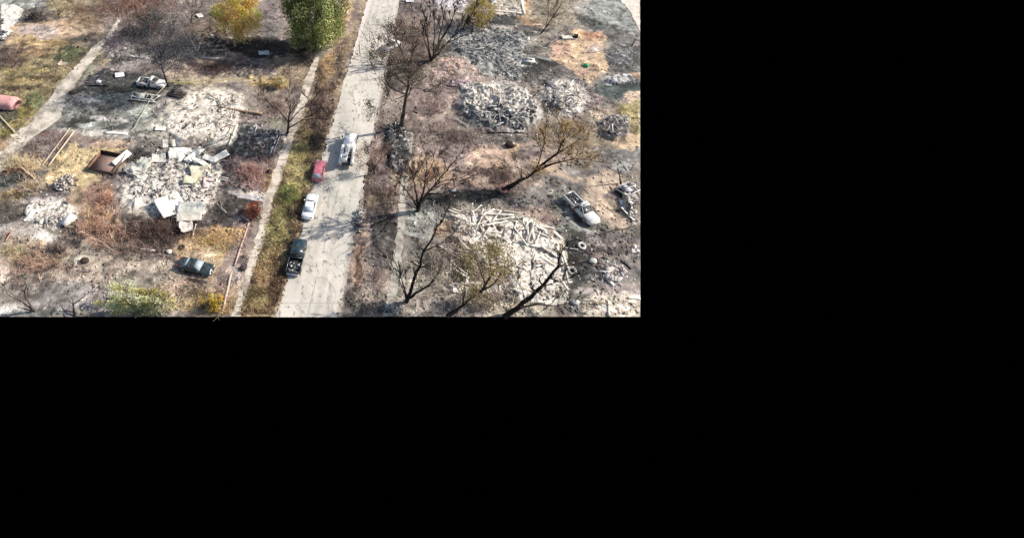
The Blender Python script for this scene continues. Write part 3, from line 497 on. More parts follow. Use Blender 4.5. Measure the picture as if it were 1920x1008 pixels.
leafy('amber_shrub', 'small pale amber shrub at the right end of the yellow tape', 'bush', (520, 164), (0, 0, 1.1), (2.2, 1.4, 1.1), 1600,
      [S(224, 182, 130), S(206, 160, 106)], (.1, .24), 9, 40, .3, (.06, GR), lo=.1)
leafy('dark_shrub', 'dark brownish olive bush right of the reddish tree at the top', 'bush', (288, 58), (0, 0, 2.6), (4.2, 2.4, 2.4), 3800,
      [S(84, 80, 52), S(104, 92, 66), S(66, 62, 48)], (.12, .3), 11, 60, .28, (.12, DK), lo=.1)
leafy('dark_shrub', 'dark grey brown scorched bush at the top left above the pale straw', 'bush', (72, 38), (0, 0, 1.2), (4.4, 1.4, 1.2), 1800,
      [S(104, 98, 90), S(128, 118, 108), S(84, 80, 74)], (.12, .3), 12, 50, .3, (.1, DK), lo=.1)
BRL = [S(126, 112, 98), S(110, 98, 86), S(94, 84, 74), S(146, 130, 114)]
tree('scorched_tree', 'tall scorched tree with brown leaves overhanging the road', 'tree', (752, 242),
     [(.48, [(752, 242, 0), (758, 200, 0), (765, 165, 0), (769, 135, .3), (772, 100, .5)]), (.16, [(765, 165, 0), (742, 142, -1), (715, 122, -2.5), (690, 115, -3.5)]), (.15, [(766, 150, 0), (790, 122, 1), (815, 105, 2)]),
      (.15, [(769, 130, .3), (752, 95, 0), (738, 65, -1)]), (.12, [(762, 178, 0), (735, 190, -2), (705, 203, -3)]), (.12, [(764, 165, 0), (795, 168, -2), (818, 160, -3)]), (.12, [(766, 145, 0), (730, 108, 2), (708, 88, 3)])],
     3, S(84, 74, 62), 21, (9000, (.12, .26), BRL, .5), L=3.6, spread=.7, part='branches')
tree('scorched_tree', 'low scorched tree with reddish brown leaves right of the burnt white truck', 'tree', (703, 328),
     [(.12, [(703, 328, 0), (698, 308, 0), (690, 285, -.4)]), (.1, [(700, 320, 0), (712, 300, .6), (718, 285, 1)]), (.1, [(700, 318, 0), (682, 305, -.6), (674, 296, -1)])],
     2, DK, 22, (2400, (.1, .22), [S(156, 130, 116), S(120, 98, 88), S(96, 78, 70)], .45), L=1.8, part='branches')
tree('bare_tree', 'black bare tree with many upright trunks at the top centre', 'tree', (808, 114),
     [(.34, [(808, 114, 0), (822, 85, 0), (842, 50, .5), (858, 10, 1)]), (.22, [(808, 114, 0), (801, 70, 0), (788, 15, 0)]), (.2, [(812, 108, 0), (815, 60, 1), (812, 0, 2)]), (.24, [(810, 112, 0), (838, 82, -.5), (872, 48, -1), (893, 15, -1)]),
      (.16, [(808, 114, 0), (794, 70, 1), (772, 30, 2)]), (.2, [(815, 100, 0), (828, 55, 1), (836, 5, 1)]), (.15, [(838, 82, -.5), (866, 68, -1.5), (898, 55, -2)])],
     3, S(50, 40, 40), 23, None, L=2.8, spread=.45, up=.3, kids=3)
tree('bare_tree', 'slim leaning bare tree above the tan clearing at the top right', 'tree', (1014, 64),
     [(.2, [(1014, 64, 0), (1030, 42, 0), (1045, 20, 0), (1060, -8, 0)]), (.08, [(1024, 50, 0), (1028, 25, .5), (1030, 0, 1)]), (.08, [(1036, 34, 0), (1060, 22, -.5), (1085, 0, -1)])], 3, S(70, 58, 52), 24, None, L=3, spread=.5, up=.25, kids=3, twigcol=S(140, 126, 112))
tree('bare_shrub_tree', 'leaning pale grey cluster of bare stems above the white table', 'tree', (1021, 88),
     [(.1, [(1021, 88, 0), (1045, 76, 0), (1068, 60, 0)]), (.09, [(1021, 88, 0), (1036, 72, .4), (1052, 60, .8)]), (.08, [(1022, 88, 0), (1048, 80, -.5), (1074, 68, -.8)]), (.08, [(1021, 88, 0), (1042, 70, 0), (1075, 48, 0)])], 2, S(150, 140, 128), 25, None, L=1.3, spread=.35, kids=2)
tree('bare_tree', 'bare dark tree fanning out wide beside the right pavement', 'tree', (783, 396),
     [(.28, [(783, 396, 0), (788, 380, 0), (805, 358, 0), (826, 332, .3), (850, 305, .5)]), (.18, [(795, 372, 0), (812, 350, -.5), (834, 338, -1), (862, 333, -1.5)]), (.2, [(786, 385, 0), (796, 350, .5), (801, 315, 1), (797, 290, 1)]), (.09, [(800, 330, 1), (812, 305, 1), (824, 288, 1)]),
      (.18, [(784, 388, 0), (778, 355, .3), (774, 328, .5), (764, 300, .5)]), (.16, [(783, 390, 0), (768, 366, -.3), (750, 342, -.6), (738, 328, -.8)]), (.1, [(783, 392, 0), (765, 382, -1), (738, 376, -1.5), (706, 366, -2)]), (.16, [(800, 365, 0), (832, 362, -2), (862, 345, -3)]), (.09, [(786, 380, 0), (760, 368, .5), (742, 352, .8)])],
     3, S(66, 54, 50), 26, None, L=2.6, spread=.5, up=.18, kids=3, twigcol=S(116, 96, 88))
tree('leaning_tree', 'thick black leaning trunk with sparse amber leaves over a reddish stump hole', 'tree', (944, 356),
     [(.5, [(944, 356, 0), (968, 343, 0), (990, 332, 0), (1006, 321, 0)]), (.26, [(1004, 322, 0), (1024, 303, .3), (1045, 288, .6), (1058, 262, 1), (1050, 232, 1)]), (.2, [(1006, 321, 0), (1040, 306, -.3), (1075, 298, -.6), (1105, 300, -1)]), (.14, [(1002, 322, 0), (1012, 300, 1), (1020, 270, 2), (1022, 245, 2)]),
      (.12, [(1045, 288, .6), (1075, 270, 1), (1095, 255, 1)]), (.09, [(990, 332, 0), (975, 322, .5), (958, 314, 1)])],
     3, S(46, 38, 36), 27, (5200, (.1, .24), [S(160, 132, 84), S(134, 116, 78), S(176, 140, 92), S(120, 106, 86)], .5), L=2.0, part='branches', twigcol=S(84, 72, 64))
tree('bare_tree', 'bare brown tree growing by the left pavement, above the verge grass', 'tree', (538, 252),
     [(.25, [(538, 252, 0), (541, 230, 0), (544, 205, 0), (541, 172, .5)]), (.12, [(540, 228, 0), (522, 206, .3), (500, 188, .6), (490, 170, 1)]), (.13, [(541, 230, 0), (562, 207, .3), (582, 190, .5), (592, 166, 1)]), (.14, [(539, 242, 0), (565, 226, -.5), (590, 212, -1), (616, 186, -1.5)]), (.08, [(539, 248, 0), (562, 250, -1), (580, 240, -1)]), (.08, [(565, 226, -.5), (595, 222, -1), (615, 216, -2)])],
     3, S(74, 60, 54), 28, None, L=2.4, spread=.5, up=.2, kids=3, twigcol=S(112, 92, 84))
tree('bare_tree', 'burnt tree with a hazy grey crown of twigs above the burnt pickup', 'tree', (316, 163),
     [(.24, [(316, 163, 0), (309, 142, 0), (303, 122, 0), (301, 105, 0)]), (.13, [(302, 112, 0), (286, 90, 0), (262, 66, 0)]), (.13, [(301, 108, 0), (312, 82, .5), (325, 52, 1)]), (.11, [(303, 120, 0), (328, 104, -1), (348, 88, -1.5)]), (.1, [(304, 124, 0), (282, 112, -1), (258, 104, -2)]), (.1, [(302, 110, 0), (298, 80, 1), (290, 48, 2)]), (.08, [(307, 138, 0), (322, 124, -1), (334, 112, -1.5)])],
     3, S(46, 40, 42), 29, (15000, (.1, .22), [S(92, 90, 90), S(76, 74, 74), S(112, 110, 108)], 1.3), L=3.2, spread=.7, up=.1, kids=3, part='branches', twigcol=S(84, 80, 84))
tree('bare_tree', 'reddish brown bare tree at the top left with pale bent trunks', 'tree', (246, 66),
     [(.2, [(246, 66, 0), (232, 45, 0), (206, 16, 0)]), (.18, [(246, 66, 0), (240, 35, .5), (230, 0, 1)]), (.16, [(246, 66, 0), (262, 30, 0), (272, -5, 0)]), (.14, [(248, 60, 0), (282, 35, 0), (315, 8, 0)])],
     3, S(150, 124, 104), 30, (5200, (.12, .28), [S(146, 104, 88), S(124, 92, 80), S(168, 122, 100)], .7), L=3, spread=.6, kids=2, part='branches', twigcol=S(116, 88, 78))
tree('burnt_stump', 'small black curly burnt stump beside the crumpled white sheets', 'stump', (380, 290),
     [(.22, [(380, 290, 0), (379, 282, 0), (378, 274, 0)]), (.09, [(378, 276, 0), (372, 268, 0), (368, 262, 0), (364, 254, 0)]), (.09, [(379, 278, 0), (388, 270, 0), (390, 258, 0), (382, 248, 0)]), (.06, [(379, 280, 0), (386, 276, 0), (392, 270, 0)])], 1, S(44, 36, 36), 31, None, L=.8)
tree('bare_tree', 'black bare tree at the bottom beside the right pavement', 'tree', (762, 566),
     [(.3, [(762, 566, 0), (764, 558, 0), (774, 530, 0), (788, 500, 0), (794, 470, .3), (814, 438, .5), (835, 398, 1)]), (.13, [(761, 562, 0), (755, 530, 0), (748, 508, 0), (738, 486, 0)]), (.1, [(761, 560, 0), (752, 535, .4), (745, 515, .6)]), (.2, [(764, 560, 0), (795, 540, -.5), (822, 518, -1), (848, 486, -1)]), (.1, [(794, 472, .3), (825, 458, 0), (852, 436, 0)]), (.07, [(795, 540, -.5), (815, 534, -1), (826, 530, -1.5)]), (.07, [(790, 540, -.5), (782, 526, 0)])],
     3, S(46, 40, 36), 32, None, L=2.2, spread=.5, up=.25, kids=2, twigcol=S(90, 80, 72))
tree('scorched_tree', 'scorched tree with olive brown leaves in front of the timber pile', 'tree', (838, 593),
     [(.34, [(838, 593, 0), (856, 581, 0), (880, 561, 0), (902, 546, 0)]), (.16, [(900, 548, 0), (916, 524, .3), (920, 496, .6), (915, 470, .8)]), (.14, [(902, 546, 0), (928, 530, 0), (945, 505, 0)]), (.07, [(868, 570, 0), (872, 545, 0), (871, 522, 0), (874, 506, 0)]), (.07, [(880, 561, 0), (898, 572, -1), (912, 578, -1.5)]), (.12, [(912, 530, .3), (932, 500, .8), (934, 472, 1)]), (.1, [(910, 532, 0), (900, 505, 0), (892, 488, 0)])],
     2, S(46, 38, 34), 33, (8000, (.09, .22), [S(146, 128, 84), S(122, 106, 72), S(166, 146, 98), S(100, 86, 64)], .55), L=1.9, up=.2, part='branches', twigcol=S(100, 86, 70))
tree('bare_tree', 'dark bare tree sprawling to the right across the bottom of the timber pile', 'tree', (946, 594),
     [(.4, [(946, 594, 0), (972, 577, 0), (1005, 546, 0), (1030, 520, 0), (1048, 500, 0), (1050, 478, 0), (1060, 462, 0)]), (.16, [(975, 576, 0), (1008, 570, -.5), (1045, 573, -1), (1078, 563, -1.5)]), (.08, [(1048, 500, 0), (1062, 497, -.4), (1072, 502, -.8)]), (.09, [(1003, 548, 0), (995, 525, .3), (996, 505, .5)]), (.08, [(1015, 538, 0), (1040, 530, -.5), (1068, 522, -1)]), (.09, [(965, 583, 0), (995, 586, -1), (1020, 592, -1.5)]), (.08, [(985, 565, 0), (980, 545, .5), (970, 530, .8)])],
     3, S(56, 46, 42), 34, None, L=2.1, spread=.55, up=.2, kids=2, twigcol=S(88, 76, 68))
tree('bare_tree', 'pale brown broken tree at the bottom left corner', 'tree', (68, 584),
     [(.2, [(68, 584, 0), (55, 568, 0), (46, 548, 0), (36, 524, .3)]), (.14, [(62, 580, 0), (38, 562, 0), (4, 540, 0)]), (.12, [(60, 582, 0), (32, 575, -.5), (4, 572, -1)]), (.1, [(46, 550, 0), (50, 535, 0), (40, 512, 0)]), (.1, [(40, 565, 0), (15, 552, .5), (2, 530, 1)])], 3, S(112, 98, 90), 35, None, L=1.7, spread=.5, kids=2, twigcol=S(136, 118, 108))
tree('bare_tree', 'small black twisted tree at the bottom edge left of the yellow bush', 'tree', (141, 594),
     [(.17, [(141, 594, 0), (138, 580, 0), (137, 570, 0), (152, 559, 0), (172, 543, 0)]), (.1, [(138, 585, 0), (122, 581, 0), (106, 583, 0)]), (.06, [(120, 582, 0), (114, 572, 0), (112, 566, 0)]), (.06, [(137, 570, 0), (136, 560, 0), (128, 552, 0)])], 1, S(48, 42, 42), 36, None, L=1.2)
tree('burnt_stump', 'thin black charred trunk standing right of the tan drive', 'stump', (1165, 345), [(.17, [(1165, 345, 0), (1162, 330, 0), (1159, 316, 0)]), (.06, [(1161, 326, 0), (1168, 316, 0)])], 1, S(44, 40, 38), 37, None, L=.7)
tree('burnt_stump', 'short black broken tree at the right edge above the dark ash', 'stump', (1184, 88), [(.15, [(1184, 88, 0), (1190, 76, 0), (1193, 68, 0)]), (.07, [(1186, 84, 0), (1176, 83, 0), (1168, 84, 0)])], 1, S(50, 46, 42), 38, None, L=1)
tree('bare_tree', 'small dark bare tree at the top left between brush and white slab', 'tree', (112, 36), [(.12, [(112, 36, 0), (108, 20, 0), (100, 0, 0)]), (.08, [(110, 28, 0), (124, 12, 0), (130, -4, 0)])], 3, S(64, 54, 50), 61, None, L=1.8, kids=2, spread=.5)
tree('bare_tree', 'thin dark bare tree behind the pale arched branch at the top', 'tree', (358, 44), [(.13, [(358, 44, 0), (360, 22, 0), (362, -4, 0)]), (.09, [(359, 32, 0), (376, 14, 0), (382, -4, 0)]), (.08, [(358, 40, 0), (342, 20, 0), (334, 2, 0)])], 3, S(74, 60, 54), 62, None, L=1.8, kids=3, spread=.5, twigcol=S(110, 92, 82))
tree('bare_tree', 'low brown bare tree at the left edge above the olive field', 'tree', (24, 128), [(.1, [(24, 128, 0), (20, 112, 0), (10, 98, 0)]), (.08, [(24, 126, 0), (34, 112, 0), (40, 100, 0)])], 3, S(96, 80, 70), 63, None, L=1.6, kids=3, spread=.5, twigcol=S(124, 104, 92))
tree('fallen_branch', 'pale fallen branching tree lying right of the second burnt house', 'branch', (432, 400),
     [(.12, [(432, 400, 0), (415, 398, .3), (395, 396, .5), (372, 392, .8)]), (.12, [(430, 400, 0), (418, 406, -.2), (404, 412, -.6), (392, 418, -.9)]), (.08, [(425, 399, 0), (412, 388, .6), (402, 374, 1)]), (.07, [(418, 398, .2), (414, 380, .9), (408, 362, 1.2)])], 3, S(196, 182, 166), 39, None, L=1.3, spread=.45, up=0, kids=2, twigcol=S(168, 148, 136))
tree('fallen_branch', 'thin pale tan fallen branch lying across the reddish brush at the left', 'branch', (222, 478),
     [(.07, [(222, 478, 0), (200, 460, .3), (178, 446, .6), (160, 438, .9)]), (.06, [(222, 478, 0), (204, 472, 0), (196, 476, -.3)]), (.05, [(214, 476, 0), (200, 488, -.5)])], 2, S(214, 180, 156), 40, None, L=1.2, spread=.4, up=0, kids=2)
tree('fallen_branch', 'pale arched branch between the reddish tree and the golden tree', 'branch', (320, 36), [(.09, [(320, 36, 0), (332, 24, .3), (352, 17, .5), (380, 15, .8)]), (.07, [(320, 36, 0), (328, 18, .2), (334, 4, .4)]), (.06, [(345, 34, -.5), (362, 29, -.3), (374, 28, 0)])], 2, S(190, 172, 158), 41, None, L=1.2, up=0, kids=2)
tree('fallen_branch', 'long thin dark branch over the ash at the top left corner', 'branch', (46, 20), [(.08, [(46, 20, 0), (66, 15, 0), (95, 12, 0)]), (.06, [(66, 15, 0), (68, 5, 0)])], 2, S(86, 74, 70), 42, None, L=1.4, up=0, kids=2)

# uncountable dead undergrowth: thin burnt stems standing in thickets
def brush(name, label, zones, h, rg, var=.4):
    A, B, C, D, K = [], [], [], [], []
    for sh, n, rgb in zones:
        x, y = spots(int(n*.95), rg, sh); k = ~road_mask(x, y, 2) & (fbm(x*.5, y*.5, 88, 4)+rg.random(len(x))*.25 > .58); x, y = x[k], y[k]; n = len(x); z = gz(x, y); p = np.stack([x, y, z], 1)
        az = rg.uniform(0, 6.28, n); ln = rg.uniform(h[0], h[1], n); tl = rg.uniform(.2, 1.3, n); d = np.stack([np.cos(az)*np.sin(tl), np.sin(az)*np.sin(tl), np.cos(tl)], 1)
        m = p+d*ln[:, None]*.5; az2 = az+rg.normal(0, .5, n); t2 = tl+rg.normal(.1, .4, n); e = m+np.stack([np.cos(az2)*np.sin(t2), np.sin(az2)*np.sin(t2), np.abs(np.cos(t2))], 1)*ln[:, None]*.5
        f = m+np.stack([np.cos(az2+1.3)*np.sin(t2), np.sin(az2+1.3)*np.sin(t2), np.abs(np.cos(t2))], 1)*ln[:, None]*.4
        r = rg.uniform(.018, .04, n); c = 1.25*S(*rgb)*np.exp(rg.normal(0, var, (n, 1)))
        for a, b, r0, r1 in ((p, m, r, r*.7), (m, e, r*.7, r*.35), (m, f, r*.6, r*.3)): A.append(a); B.append(b); C.append(r0); D.append(r1); K.append(c)
    v, q = tubes(np.vstack(A), np.vstack(B), np.concatenate(C), np.concatenate(D), 3)
    tag(mk(name, v, q, mat='wood', col=np.repeat(np.clip(np.vstack(K), .01, .75), 6, 0)), label, 'brush', kind='stuff')
BZ = [(ell(475, 322, 44, 36), 1500, (184, 146, 134)), (ell(90, 272, 50, 22, -20), 800, (150, 130, 118)), (ell(18, 112, 26, 20), 500, (124, 106, 94)), (ell(190, 430, 56, 34), 1700, (206, 164, 140)), (ell(195, 372, 30, 26), 500, (190, 144, 122)),
      (ell(290, 436, 64, 26), 1500, (106, 88, 80)), (ell(250, 470, 60, 14), 500, (150, 128, 118)), (ell(35, 310, 44, 16), 700, (226, 196, 156)), (ell(60, 350, 30, 16), 300, (206, 178, 146)), (ell(60, 500, 70, 26), 900, (200, 164, 142)), (ell(20, 395, 26, 18), 400, (130, 118, 108)),
      (ell(410, 130, 60, 16), 900, (110, 92, 86)), (ell(240, 60, 40, 30), 500, (140, 120, 112)), (ell(150, 22, 56, 22), 900, (150, 128, 104)), (ell(390, 60, 60, 30), 1000, (134, 114, 98)), (ell(520, 200, 40, 40), 900, (160, 136, 124)), (ell(600, 200, 20, 60, 14), 600, (120, 98, 86)),
      (ell(700, 300, 24, 24), 300, (170, 138, 126)), (ell(820, 215, 40, 36), 900, (170, 144, 134)), (ell(850, 262, 60, 24), 700, (150, 128, 120)), (ell(770, 90, 40, 60), 1100, (130, 104, 92)), (ell(1040, 30, 60, 26), 900, (170, 152, 132)), (ell(1070, 262, 50, 30), 700, (170, 138, 104)),
      (ell(920, 345, 60, 22), 500, (130, 104, 96)), (ell(810, 500, 40, 60), 900, (160, 148, 134)), (ell(700, 520, 30, 50), 400, (150, 130, 120)), (ell(960, 560, 60, 30), 700, (150, 134, 118)), (ell(900, 575, 60, 18), 500, (176, 160, 146)), (ell(430, 500, 16, 60, 22), 400, (190, 160, 146)), (ell(410, 590, 60, 14), 400, (180, 150, 110)), (ell(110, 470, 30, 12), 300, (110, 96, 92)), (ell(720, 370, 26, 50), 500, (134, 112, 100)), (ell(800, 330, 50, 30), 500, (170, 138, 120)), (ell(640, 90, 14, 60, 12), 400, (176, 150, 130)), (ell(220, 90, 30, 30), 500, (138, 124, 126)), (ell(850, 450, 30, 40), 400, (176, 150, 132))]
brush('dead_brush', 'thickets of thin dead burnt stems standing all over the lots', BZ, (.5, 1.7), np.random.default_rng(8))
# ------------------------------------------------------------------ vehicles
def lerp_sec(st):
    V, Q, n = [], [], 9
    for x, w, z0, z1 in st:
        V += [(x, w*.9, z0), (x, w, z0+(z1-z0)*.3), (x, w, z1-.14), (x, w*.9, z1-.02), (x, 0, z1+.03), (x, -w*.9, z1-.02), (x, -w, z1-.14), (x, -w, z0+(z1-z0)*.3), (x, -w*.9, z0)]
    for i in range(len(st)-1):
        for j in range(n): a, b = i*n+j, i*n+(j+1) % n; Q.append((a, b, b+n, a+n))
    T = []
    for base, f in ((0, 1), ((len(st)-1)*n, -1)):
        for j in range(1, n-1): t = (base, base+j, base+j+1); T.append(t[::-1] if f > 0 else t)
    return V, Q, T
def frustum(mb, x0, x1, w0, z0, X0, X1, w1, z1, mid=None):
    V = [(x0, -w0, z0), (x1, -w0, z0), (x1, w0, z0), (x0, w0, z0), (X0, -w1, z1), (X1, -w1, z1), (X1, w1, z1), (X0, w1, z1)]
    mb.add(V, [(0, 1, 5, 4), (1, 2, 6, 5), (2, 3, 7, 6), (3, 0, 4, 7), (4, 5, 6, 7)])
def pane(mb, a, b, c, d, ins=.1, off=.012, th=.02):
    a, b, c, d = map(Vector, (a, b, c, d)); ce = (a+b+c+d)/4; n = (b-a).cross(d-a).normalized(); q = [p+(ce-p)*ins for p in (a, b, c, d)]
    mb.add([tuple(p+n*off) for p in q]+[tuple(p-n*th) for p in q], [(0, 1, 2, 3), (7, 6, 5, 4), (0, 4, 5, 1), (1, 5, 6, 2), (2, 6, 7, 3), (3, 7, 4, 0)])
def wheel(root, x, y, r=.34, w=.22, bare=False, mat='rubber'):
    mb = MB(); N = 20; pr = [(r*.62, -w/2), (r*.94, -w/2), (r, -w*.3), (r, w*.3), (r*.94, w/2), (r*.62, w/2)]; V = []; Q = []
    for i in range(N):
        a = 2*math.pi*i/N
        for rr, yy in pr: V.append((rr*math.cos(a), yy, rr*math.sin(a)))
    n = len(pr)
    for i in range(N):
        for j in range(n): a, b = i*n+j, i*n+(j+1) % n; c, d = ((i+1) % N)*n+(j+1) % n, ((i+1) % N)*n+j; Q.append((a, b, c, d))
    mb.add(V, Q); o = mb.build('wheel', mat, root, col=(.2, .18, .16) if mat == 'paint_burnt' else None); o.location = (x, y, r)
    rm = MB(); rm.bar((0, -w*.36, 0), (0, w*.36, 0), r*.6, 16); rm.bar((0, -w*.45, 0), (0, w*.45, 0), r*.18, 8); h = rm.build('rim', 'chrome' if not bare else 'paint_burnt', o, col=(.3, .28, .26)); return o
def vehicle(name, label, cat, rear, front, L, W, body, kind='sedan', seed=1, group=None):
    a, b = P(*rear), P(*front); m = (a+b)/2; rz = math.atan2(b.y-a.y, b.x-a.x); root = empty(name, (m.x, m.y, float(gz(m.x, m.y))+(.04 if road_mask(m.x, m.y) else 0)), rz); tag(root, label, cat, group)
    rg = np.random.default_rng(seed); R = random.Random(seed); h, w = L/2, W/2; burnt = kind.startswith('burnt'); wb = L*.30
    def C(mb, nm, mat, parent=root, col=None, smooth=False):
        if burnt and col is None: col = BODY
        return mb.build(nm, mat if not burnt or mat in ('black', 'rubber') else 'paint_burnt', parent, col if burnt else None, smooth)
    BODY = S(236, 230, 220) if kind != 'burnt_dark' else S(110, 104, 100)
    zb = .92 if kind in ('sedan', 'wagon') else 1.08
    def prof(x):
        f = x/h; z1 = zb
        if f > .3: z1 = zb-(f-.3)*.22 if kind in ('sedan', 'wagon') else zb-(f-.3)*.08
        if f < -.62 and kind == 'sedan': z1 = zb-(-.62-f)*.12
        ww = w*(1-.04*max(0, abs(f)-.7)/.3-.16*max(0, abs(f)-.9)/.1); z1 -= .2*max(0, abs(f)-.93)/.07
        z0 = .26+.16*max(0, abs(f)-.9)/.1
        for xw in (wb, -wb-.05):
            if abs(x-xw) < .42: z0 = .66
        return (x, ww, z0, z1)
    xs = sorted(set([-h, -h*.97, -h*.9, -h*.75, h, h*.97, h*.9, h*.8, h*.6, h*.4, 0, -h*.3, h*.25]+[xw+d for xw in (wb, -wb-.05) for d in (-.46, -.4, 0, .4, .46)]))
    if kind in ('sedan', 'wagon'):
        mb = MB(); mb.add(*lerp_sec([prof(x) for x in xs])); C(mb, 'body', body, smooth=False)
        x0, x1, X0, X1, zt = (-h*.66, h*.40, -h*.36, h*.06, 1.43) if kind == 'sedan' else (-h*.93, h*.42, -h*.78, h*.12, 1.6)
        w0, w1 = w*.9, w*.66; cb = MB(); frustum(cb, x0, x1, w0, zb-.06, X0, X1, w1, zt); cb.add([(X0, -w1, zt), (X1, -w1, zt), (X1, w1, zt), (X0, w1, zt), (X0+.15, -w1*.8, zt+.05), (X1-.15, -w1*.8, zt+.05), (X1-.15, w1*.8, zt+.05), (X0+.15, w1*.8, zt+.05)], [(0, 1, 5, 4), (1, 2, 6, 5), (2, 3, 7, 6), (3, 0, 4, 7), (4, 5, 6, 7)])
        C(cb, 'roof', body); z0 = zb
        p = MB(); pane(p, (x1, -w0, z0), (x1, w0, z0), (X1, w1, zt), (X1, -w1, zt), .07); C(p, 'windscreen', 'pale_sky_glass' if kind == 'sedan' and 'green' in body else 'glass')
        p = MB(); pane(p, (x0, w0, z0), (x0, -w0, z0), (X0, -w1, zt), (X0, w1, zt), .07); C(p, 'rear_window', 'pale_sky_glass')
        xm = (x0+x1)/2-.1; Xm = (X0+X1)/2-.05
        for s in (-1, 1):
            for (u0, u1, U0, U1) in ((x0+.15, xm, X0, Xm), (xm, x1-.2, Xm, X1)):
                q = [(u0, s*w0, z0), (u1, s*w0, z0), (U1, s*w1, zt), (U0, s*w1, zt)]; q = q if s < 0 else [q[1], q[0], q[3], q[2]]
                p = MB(); pane(p, *q, .1); C(p, 'side_window', 'glass')
    else:
        pk = kind == 'pickup' or kind == 'burnt_pickup' or kind == 'burnt_dark'
        xc = -h*.12                           # rear of the cab
        mb = MB(); mb.add(*lerp_sec([prof(x) for x in xs if x > xc-.1])); C(mb, 'body', body)
        x0, x1, X0, X1, zt = xc+.02, h*.46, xc+.14, h*.18, 1.76; w0, w1 = w*.9, w*.74
        if not burnt:
            cb = MB(); frustum(cb, x0, x1, w0, zb-.06, X0, X1, w1, zt); C(cb, 'roof', body)
            p = MB(); pane(p, (x1, -w0, zb), (x1, w0, zb), (X1, w1, zt), (X1, -w1, zt), .07); C(p, 'windscreen', 'glass')
            p = MB(); pane(p, (x0, w0, zb+.15), (x0, -w0, zb+.15), (X0, -w1, zt), (X0, w1, zt), .12); C(p, 'rear_window', 'glass')
            for s in (-1, 1):
                q = [(x0+.1, s*w0, zb), (x1-.15, s*w0, zb), (X1, s*w1, zt), (X0, s*w1, zt)]; q = q if s < 0 else [q[1], q[0], q[3], q[2]]
                p = MB(); pane(p, *q, .1); C(p, 'side_window', 'glass')
        else:                                 # burnt out: open pillars, holed roof, black inside
            fr = MB()
            for s in (-1, 1):
                fr.bar((x0, s*w0, zb-.05), (X0, s*w1, zt), .05, 5); fr.bar((x1, s*w0, zb-.05), (X1, s*w1, zt), .05, 5); fr.bar(((x0+x1)/2, s*w0, zb-.05), ((X0+X1)/2, s*w1, zt), .05, 5)
            C(fr, 'pillars', body)
            rf = MB(); a0, a1 = (X0+X1)/2+.02, X1-.2
            if kind == 'burnt_pickup' and seed == 1:
                for c, sz in ((((X0+a0)/2, 0, zt), (a0-X0, 2*w1, .05)), (((a1+X1)/2, 0, zt), (X1-a1, 2*w1, .05)), (((a0+a1)/2, w1*.78, zt), (a1-a0-.005, w1*.44, .046)), (((a0+a1)/2, -w1*.78, zt), (a1-a0-.005, w1*.44, .046))): rf.box(c, sz)
            else: rf.box(((X0+X1)/2, 0, zt), (X1-X0, 2*w1, .05), (0, .04, 0))
            C(rf, 'roof', body)
            it = MB(); it.box(((x0+x1)/2, 0, zb+.045), (x1-x0-.1, w*1.7, .03)); C(it, 'cab_interior', 'black')
            sf = MB(); [sf.bar((x0+.5, y-.2, zb+.08), (x0+.35, y+.2, zb+.4), .04, 5) for y in (-.4, .4)]; C(sf, 'seat_frame', body, col=S(130, 110, 96))
        if kind in ('pickup', 'burnt_pickup', 'burnt_dark'):
            bl = xc-.12+h
            bm = MB(); z0, z1 = .62, zb+.02
            for s in (-1, 1):
                bm.box((-h+bl/2, s*(w-.06), (z0+z1)/2), (bl-.1, .12, z1-z0)); bm.box((-h+bl*.14, s*(w-.05), .5), (bl*.2, .1, .32)); bm.box((-h+bl*.9, s*(w-.05), .5), (bl*.18, .1, .32))
            bm.box((-h+bl-.06, 0, (z0+z1)/2), (.06, W-.24, z1-z0-.01)); C(bm, 'bed_wall', body)
            fl = MB(); fl.box((-h+bl/2, 0, z0), (bl-.16, W-.25, .05)); C(fl, 'bed_floor', 'black', col=S(70, 66, 64))
            tg = MB(); tg.box((-h+.03, 0, (z0+z1)/2+.02), (.06, W-.26, z1-z0-.06)); C(tg, 'tailgate', body)
            n = 46; c = np.stack([rg.uniform(-h+.25, -h+bl-.6, n), rg.uniform(-w*.75, w*.75, n), rg.uniform(z0+.06, z0+.32, n)], 1)
            v, q = boxes(c, rg.uniform(.06, .34, (n, 3))*[1, .8, .4], rots(rg.normal(0, .5, n), rg.normal(0, .5, n), rg.uniform(0, 6, n)), .5, rg)
            cc = np.array([S(150, 150, 148), S(90, 90, 90), S(200, 196, 190), S(60, 58, 56)])[rg.integers(0, 4, n)]
            tag(mk('bed_rubbish', v, q, mat='debris', parent=root, col=np.repeat(cc, 8, 0)), kind='stuff')
        else:                                 # burnt truck with a stripped frame behind a long white hood
            ch = MB()
            for s in (-1, 1): ch.box((-h*.5, s*w*.5, .62), (h*1.0, .14, .2)); ch.box((-h*.52, s*w*.92, .95), (h*.86, .1, .5))
            for k in range(5): ch.box((-h+.3+k*h*.2, 0, .6), (.14, w-.15, .12))
            C(ch, 'chassis', body)
            pn = MB(); pn.box((-h*.3, w*.42, 1.18), (h*.5, w*.7, .04), (.1, -.08, 0)); pn.box((-h*.75, -w*.3, 1.1), (h*.4, w*1.0, .04), (-.12, .1, .05)); pn.box((-h*.92, 0, 1.0), (h*.1, w*1.7, .5)); C(pn, 'torn_panel', body)
            tk = MB(); tk.bar((-h*.6, w*.45, .95), (-h*.86, w*.45, .95), .26, 12); tk.bar((-h*.35, -w*.4, .9), (-h*.55, -w*.4, .9), .22, 12); C(tk, 'tank', body, col=S(90, 88, 86))
